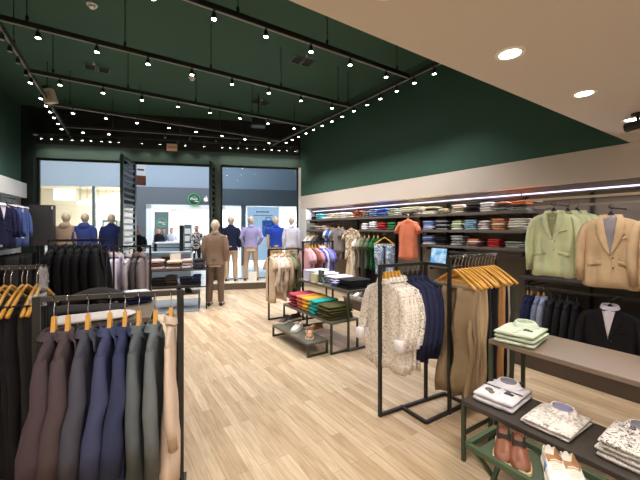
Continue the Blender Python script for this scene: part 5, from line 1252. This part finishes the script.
# more shoes on a lower shelf beyond (dark and white pairs along the wall bench)
sw=mat('leather_white',(232,230,226),.45,bump=.05);sb=mat('leather_brown',(120,68,44),.4,bump=.15,bscale=50);st=mat('leather_tan',(164,108,70),.4,bump=.1);sd=mat('leather_dark_brown',(62,46,40),.5);rw=mat('rubber_white',(236,230,218),.5);rc=mat('rubber_cream',(226,206,164),.5);ins=mat('insole_tan',(170,128,88),.7);ind=mat('insole_dark',(40,34,32),.8)
def tsh(lab,px,py,z,rz,up,so,inn,**kw):
    d=(CH-z)*CF/(py-CY);x,y=at(px,d);return shoe('shoe',lab,(x,y,z),R(rz),up,so,inn,**kw)
tsh('dark brown sneaker with white sole at the far end of the low table',284.5,322,.176,-50,sd,rw,ind,lace=blackpl)
tsh('dark sneaker lying beside the brown one on the low table',293,320,.176,-75,mat('leather_black',(44,42,44),.5),rw,ind,side=-1,lace=blackpl)
tsh('white sneaker in the middle of the low table',297,330,.176,-55,sw,rw,ins,lace=rw)
tsh('tan brown sneaker with white sole at the near end of the low table',309.5,337,.176,-35,st,rw,ins,lace=rw)
tsh('tan brown sneaker lying behind its mate on the low table',314.5,331,.176,-85,st,rw,ins,side=-1,lace=rw)
for k,(p,l,u) in enumerate(((354,'black shoe on the wall bench under the green tees',MC['leather_black']),(358,'white sneaker on the wall bench under the green tees',sw),(363,'dark brown shoe on the wall bench under the green tees',sd))):
    y=ony(p,4.45);shoe('shoe',l,(4.45,y,.216),R(-70),u,rw,ind)
# ================================================================== FOREGROUND TABLES (right)
ctable('tall taupe topped table with the pale green shirts near the black jackets',2.39,2.88,-.30,1.40,.79,taupe,green_steel,w=.024,rails=False,name='display_table')
ctable('lower dark topped table with white printed shirts in front of the taupe table',2.09,2.52,-.30,1.42,.42,dark_lam,green_steel,w=.024,rails=False)
def px_on(px,py,z): d=(CH-z)*CF/(py-CY);return at(px,d)
# stretcher bars of the low table
t=thing('shoe_bench','dark green folding bench with crossed legs carrying the shoes','bench',(1.90,.62,0));ft=mat('bench_green',(66,84,62),.45)
a=MB();a.box(-.135,.135,-.50,.50,.335,.35,.004);part('tray',a,mat('tray_green',(76,88,72),.4),t)
for (p,r) in (((-.15,-.53),(-.15,.53)),((.15,-.53),(.15,.53)),((-.15,-.53),(.15,-.53)),((-.15,.53),(.15,.53))):
    a=MB();a.bar((p[0],p[1],.37),(r[0],r[1],.37),.028,.03);part('rim',a,ft,t)
for y in(-.48,.48):
    a=MB();a.bar((-.15,y,.36),(.15,y,.0),.022);part('leg',a,ft,t);a=MB();a.bar((.15,y-.025,.36),(-.15,y-.025,.0),.022);part('leg',a,ft,t)
def bsh(lab,px,py,rz,u,s,i,**kw): x,y=px_on(px,py,.40);return shoe('shoe',lab,(x,y,.352),R(rz),u,s,i,L=.27,**kw)
bsh('brown leather slip-on shoe with cream sole, further from the white sneakers',503,444,-62,sb,rc,ind,side=1)
bsh('brown leather slip-on shoe with cream sole, next to the white sneakers',520,452,-60,sb,rc,ind,side=-1)
pbl=mat('panel_blue',(104,132,190),.5)
bsh('white lace-up sneaker with blue side panel, next to the brown shoes',554,467,-57,sw,rw,ins,side=1,lace=rw,patch=pbl)
bsh('white lace-up sneaker with blue side panel, further from the brown shoes',574,475,-55,sw,rw,ins,side=-1,lace=rw,patch=pbl)
# shirts on the near tables
mint=fab('mint_poplin',(204,216,186),.2,24);mintd=fab('mint_collar_inside',(184,196,164),.2,24);ink=mat('tag_ink',(44,44,46),.7)
x,y=px_on(519,340,.80)
def stack(n,lab,last,loc,yaw,m_,trim,grp,h=.022,**kw):
    for i in range(n-1):
        o=link('folded_shirt',folded_mesh(m_,i%3),None,(loc[0]+rnd.uniform(-.006,.006),loc[1]+rnd.uniform(-.006,.006),loc[2]+h*i),yaw+rnd.uniform(-.08,.08));o.scale=(.255,.33,h);tag(o,lab%('lowest' if i==0 else 'second from bottom' if i==1 else 'third from bottom'),'folded shirt',grp)
    return retail_shirt('folded_shirt',last,'folded shirt',(loc[0],loc[1],loc[2]+h*(n-1)),yaw,m_,trim,ink,group=grp,h=h,**kw)
stack(3,'pale mint folded shirt, %s of the pile on the taupe table','pale mint folded shirt with collar up, top of the taupe table pile',(x+.03,y,.791),R(-82),mint,mintd,'mint shirts on the taupe table',h=.03,print_=True)
bwp=fab('white_black_print',(236,232,228),.2,24);grc=fab('grey_collar_inside',(140,136,142),.2,24)
x,y=px_on(499,393,.47);stack(2,'white folded shirt, %s of the pile by the brown shoes','white folded shirt with grey collar lining, printed motif and dark band',(x+.03,y-.01,.421),R(-84),bwp,grc,'white shirts by the brown shoes',h=.035,print_=True,belt=True)
x,y=px_on(555,422,.44);wfl=fabpat('white_soft_floral',(176,168,166),(236,230,226),scale=22,lo=.38,hi=.5)
stack(2,'white floral folded shirt, %s of the middle pile on the dark table','white floral folded shirt with lilac collar lining, middle of the dark table',(x+.02,y,.421),R(-88),wfl,fab('lilac_collar_inside',(150,146,168),.2,24),'floral shirts on the dark table',h=.022)
x,y=px_on(632,447,.48);blf=fabpat('white_black_leaf',(78,74,76),(236,230,226),scale=26,lo=.40,hi=.48)
stack(4,'white shirt with black leaf print, %s of the pile at the picture edge','white shirt with black leaf print, top of the pile at the picture edge',(x+.03,y-.02,.421),R(-88),blf,grc,'leaf print shirts on the dark table',h=.026)
# ================================================================== MANNEQUINS
beigeS=fab('brown_suit',(140,116,94),.35,9);khk=fab('khaki_chino',(196,170,136),.3,9)
figure('mannequin','pale mannequin in a brown suit standing on the floor, back to the shop','mannequin',(2.02,7.12,0),FROT+R(180)-R(8),scale=1.02,m_top=beigeS,m_leg=fab('brown_suit_trousers',(116,96,78),.35,9),seed=2)
def mq(px,off,label,scale=1.0,dr=0,zz=.19,**kw): s=fs(px,off);figure('mannequin',label,'mannequin',fp(s,off,zz),FROT+R(180)+R(dr),scale=scale,**kw)
mq(231,.32,'mannequin in a navy blazer and khaki trousers in the window',seed=1,m_top=fab('navy_show',(36,42,66),.3,9),m_leg=khk,dr=-8)
mq(251,.32,'mannequin in a lavender shirt and khaki trousers, legs apart, in the window',seed=3,pose='apart',blazer=False,hem=.90,m_top=fab('lavender_show',(176,170,214),.3,9),m_leg=khk)
mq(276,.32,'mannequin in a bright blue polo in the window',seed=5,blazer=False,short=True,hem=.90,pose='plain',m_top=fab('blue_polo',(44,76,176),.3,9),m_leg=khk)
mq(291.5,.34,'mannequin in a white shirt nearest the shelf wall in the window',seed=7,blazer=False,hem=.90,m_top=fab('white_show',(222,222,226),.3,9),m_leg=fab('pale_trouser',(206,200,192),.3,9))
mq(66,.32,'mannequin in a beige hooded jacket in the window by the dark board',seed=4,hood=True,m_top=fab('beige_show',(182,158,130),.3,9),m_leg=khk,scale=1.03)
mq(85,.32,'mannequin in a hooded blue jacket in the window, between beige and navy ones',seed=6,hood=True,m_top=fab('blue_show',(62,78,140),.3,9),m_leg=fab('navy_trouser',(44,50,80)),scale=1.03)
mq(111.5,.32,'mannequin in a navy blazer in the window beside the louvred door',seed=8,m_top=fab('navy_show2',(34,44,92),.3,9),m_leg=fab('navy_trouser',(44,50,80)),scale=1.02)
q=fp(fs(252.5,.30),.42,.19);t=thing('display_cube','small white block on the window platform between the mannequin feet','block',q,FROT);a=MB();a.box(-.11,.11,-.09,.09,0,.24,.006);part('block',a,white,t);a=MB();a.box(-.07,.07,-.094,-.09,.05,.19);part('front_sheet',a,cardw,t)
q=fp(fs(103,.25),.25,.19);t=thing('counter_sign','small dark green framed sign in the window by the navy mannequin','sign',(q[0],q[1],.19),FROT);a=MB();a.box(-.02,.02,-.02,.02,0,1.15);part('pole',a,steel,t);zz=hz(234,q[0],q[1])-.19;a=MB();a.box(-.07,.07,-.02,.02,zz-.09,zz+.09,.004);part('frame',a,mat('sign_dark_green',(30,64,48),.5),t);a=MB();a.box(-.045,.045,-.024,-.02,zz-.03,zz+.03);part('label_sheet',a,mat('sign_mint',(150,200,160),.5),t)
# ------------------------------------------------------------------ colour management
vs=sc.view_settings;vs.view_transform='Standard';vs.look='None';vs.gamma=1;vs.use_curve_mapping=False;vs.exposure=EXPO
cy=sc.cycles;cy.use_denoising=True;cy.max_bounces=8;cy.diffuse_bounces=4;cy.glossy_bounces=3;cy.transparent_max_bounces=12;cy.sample_clamp_indirect=6;cy.caustics_reflective=False;cy.caustics_refractive=False
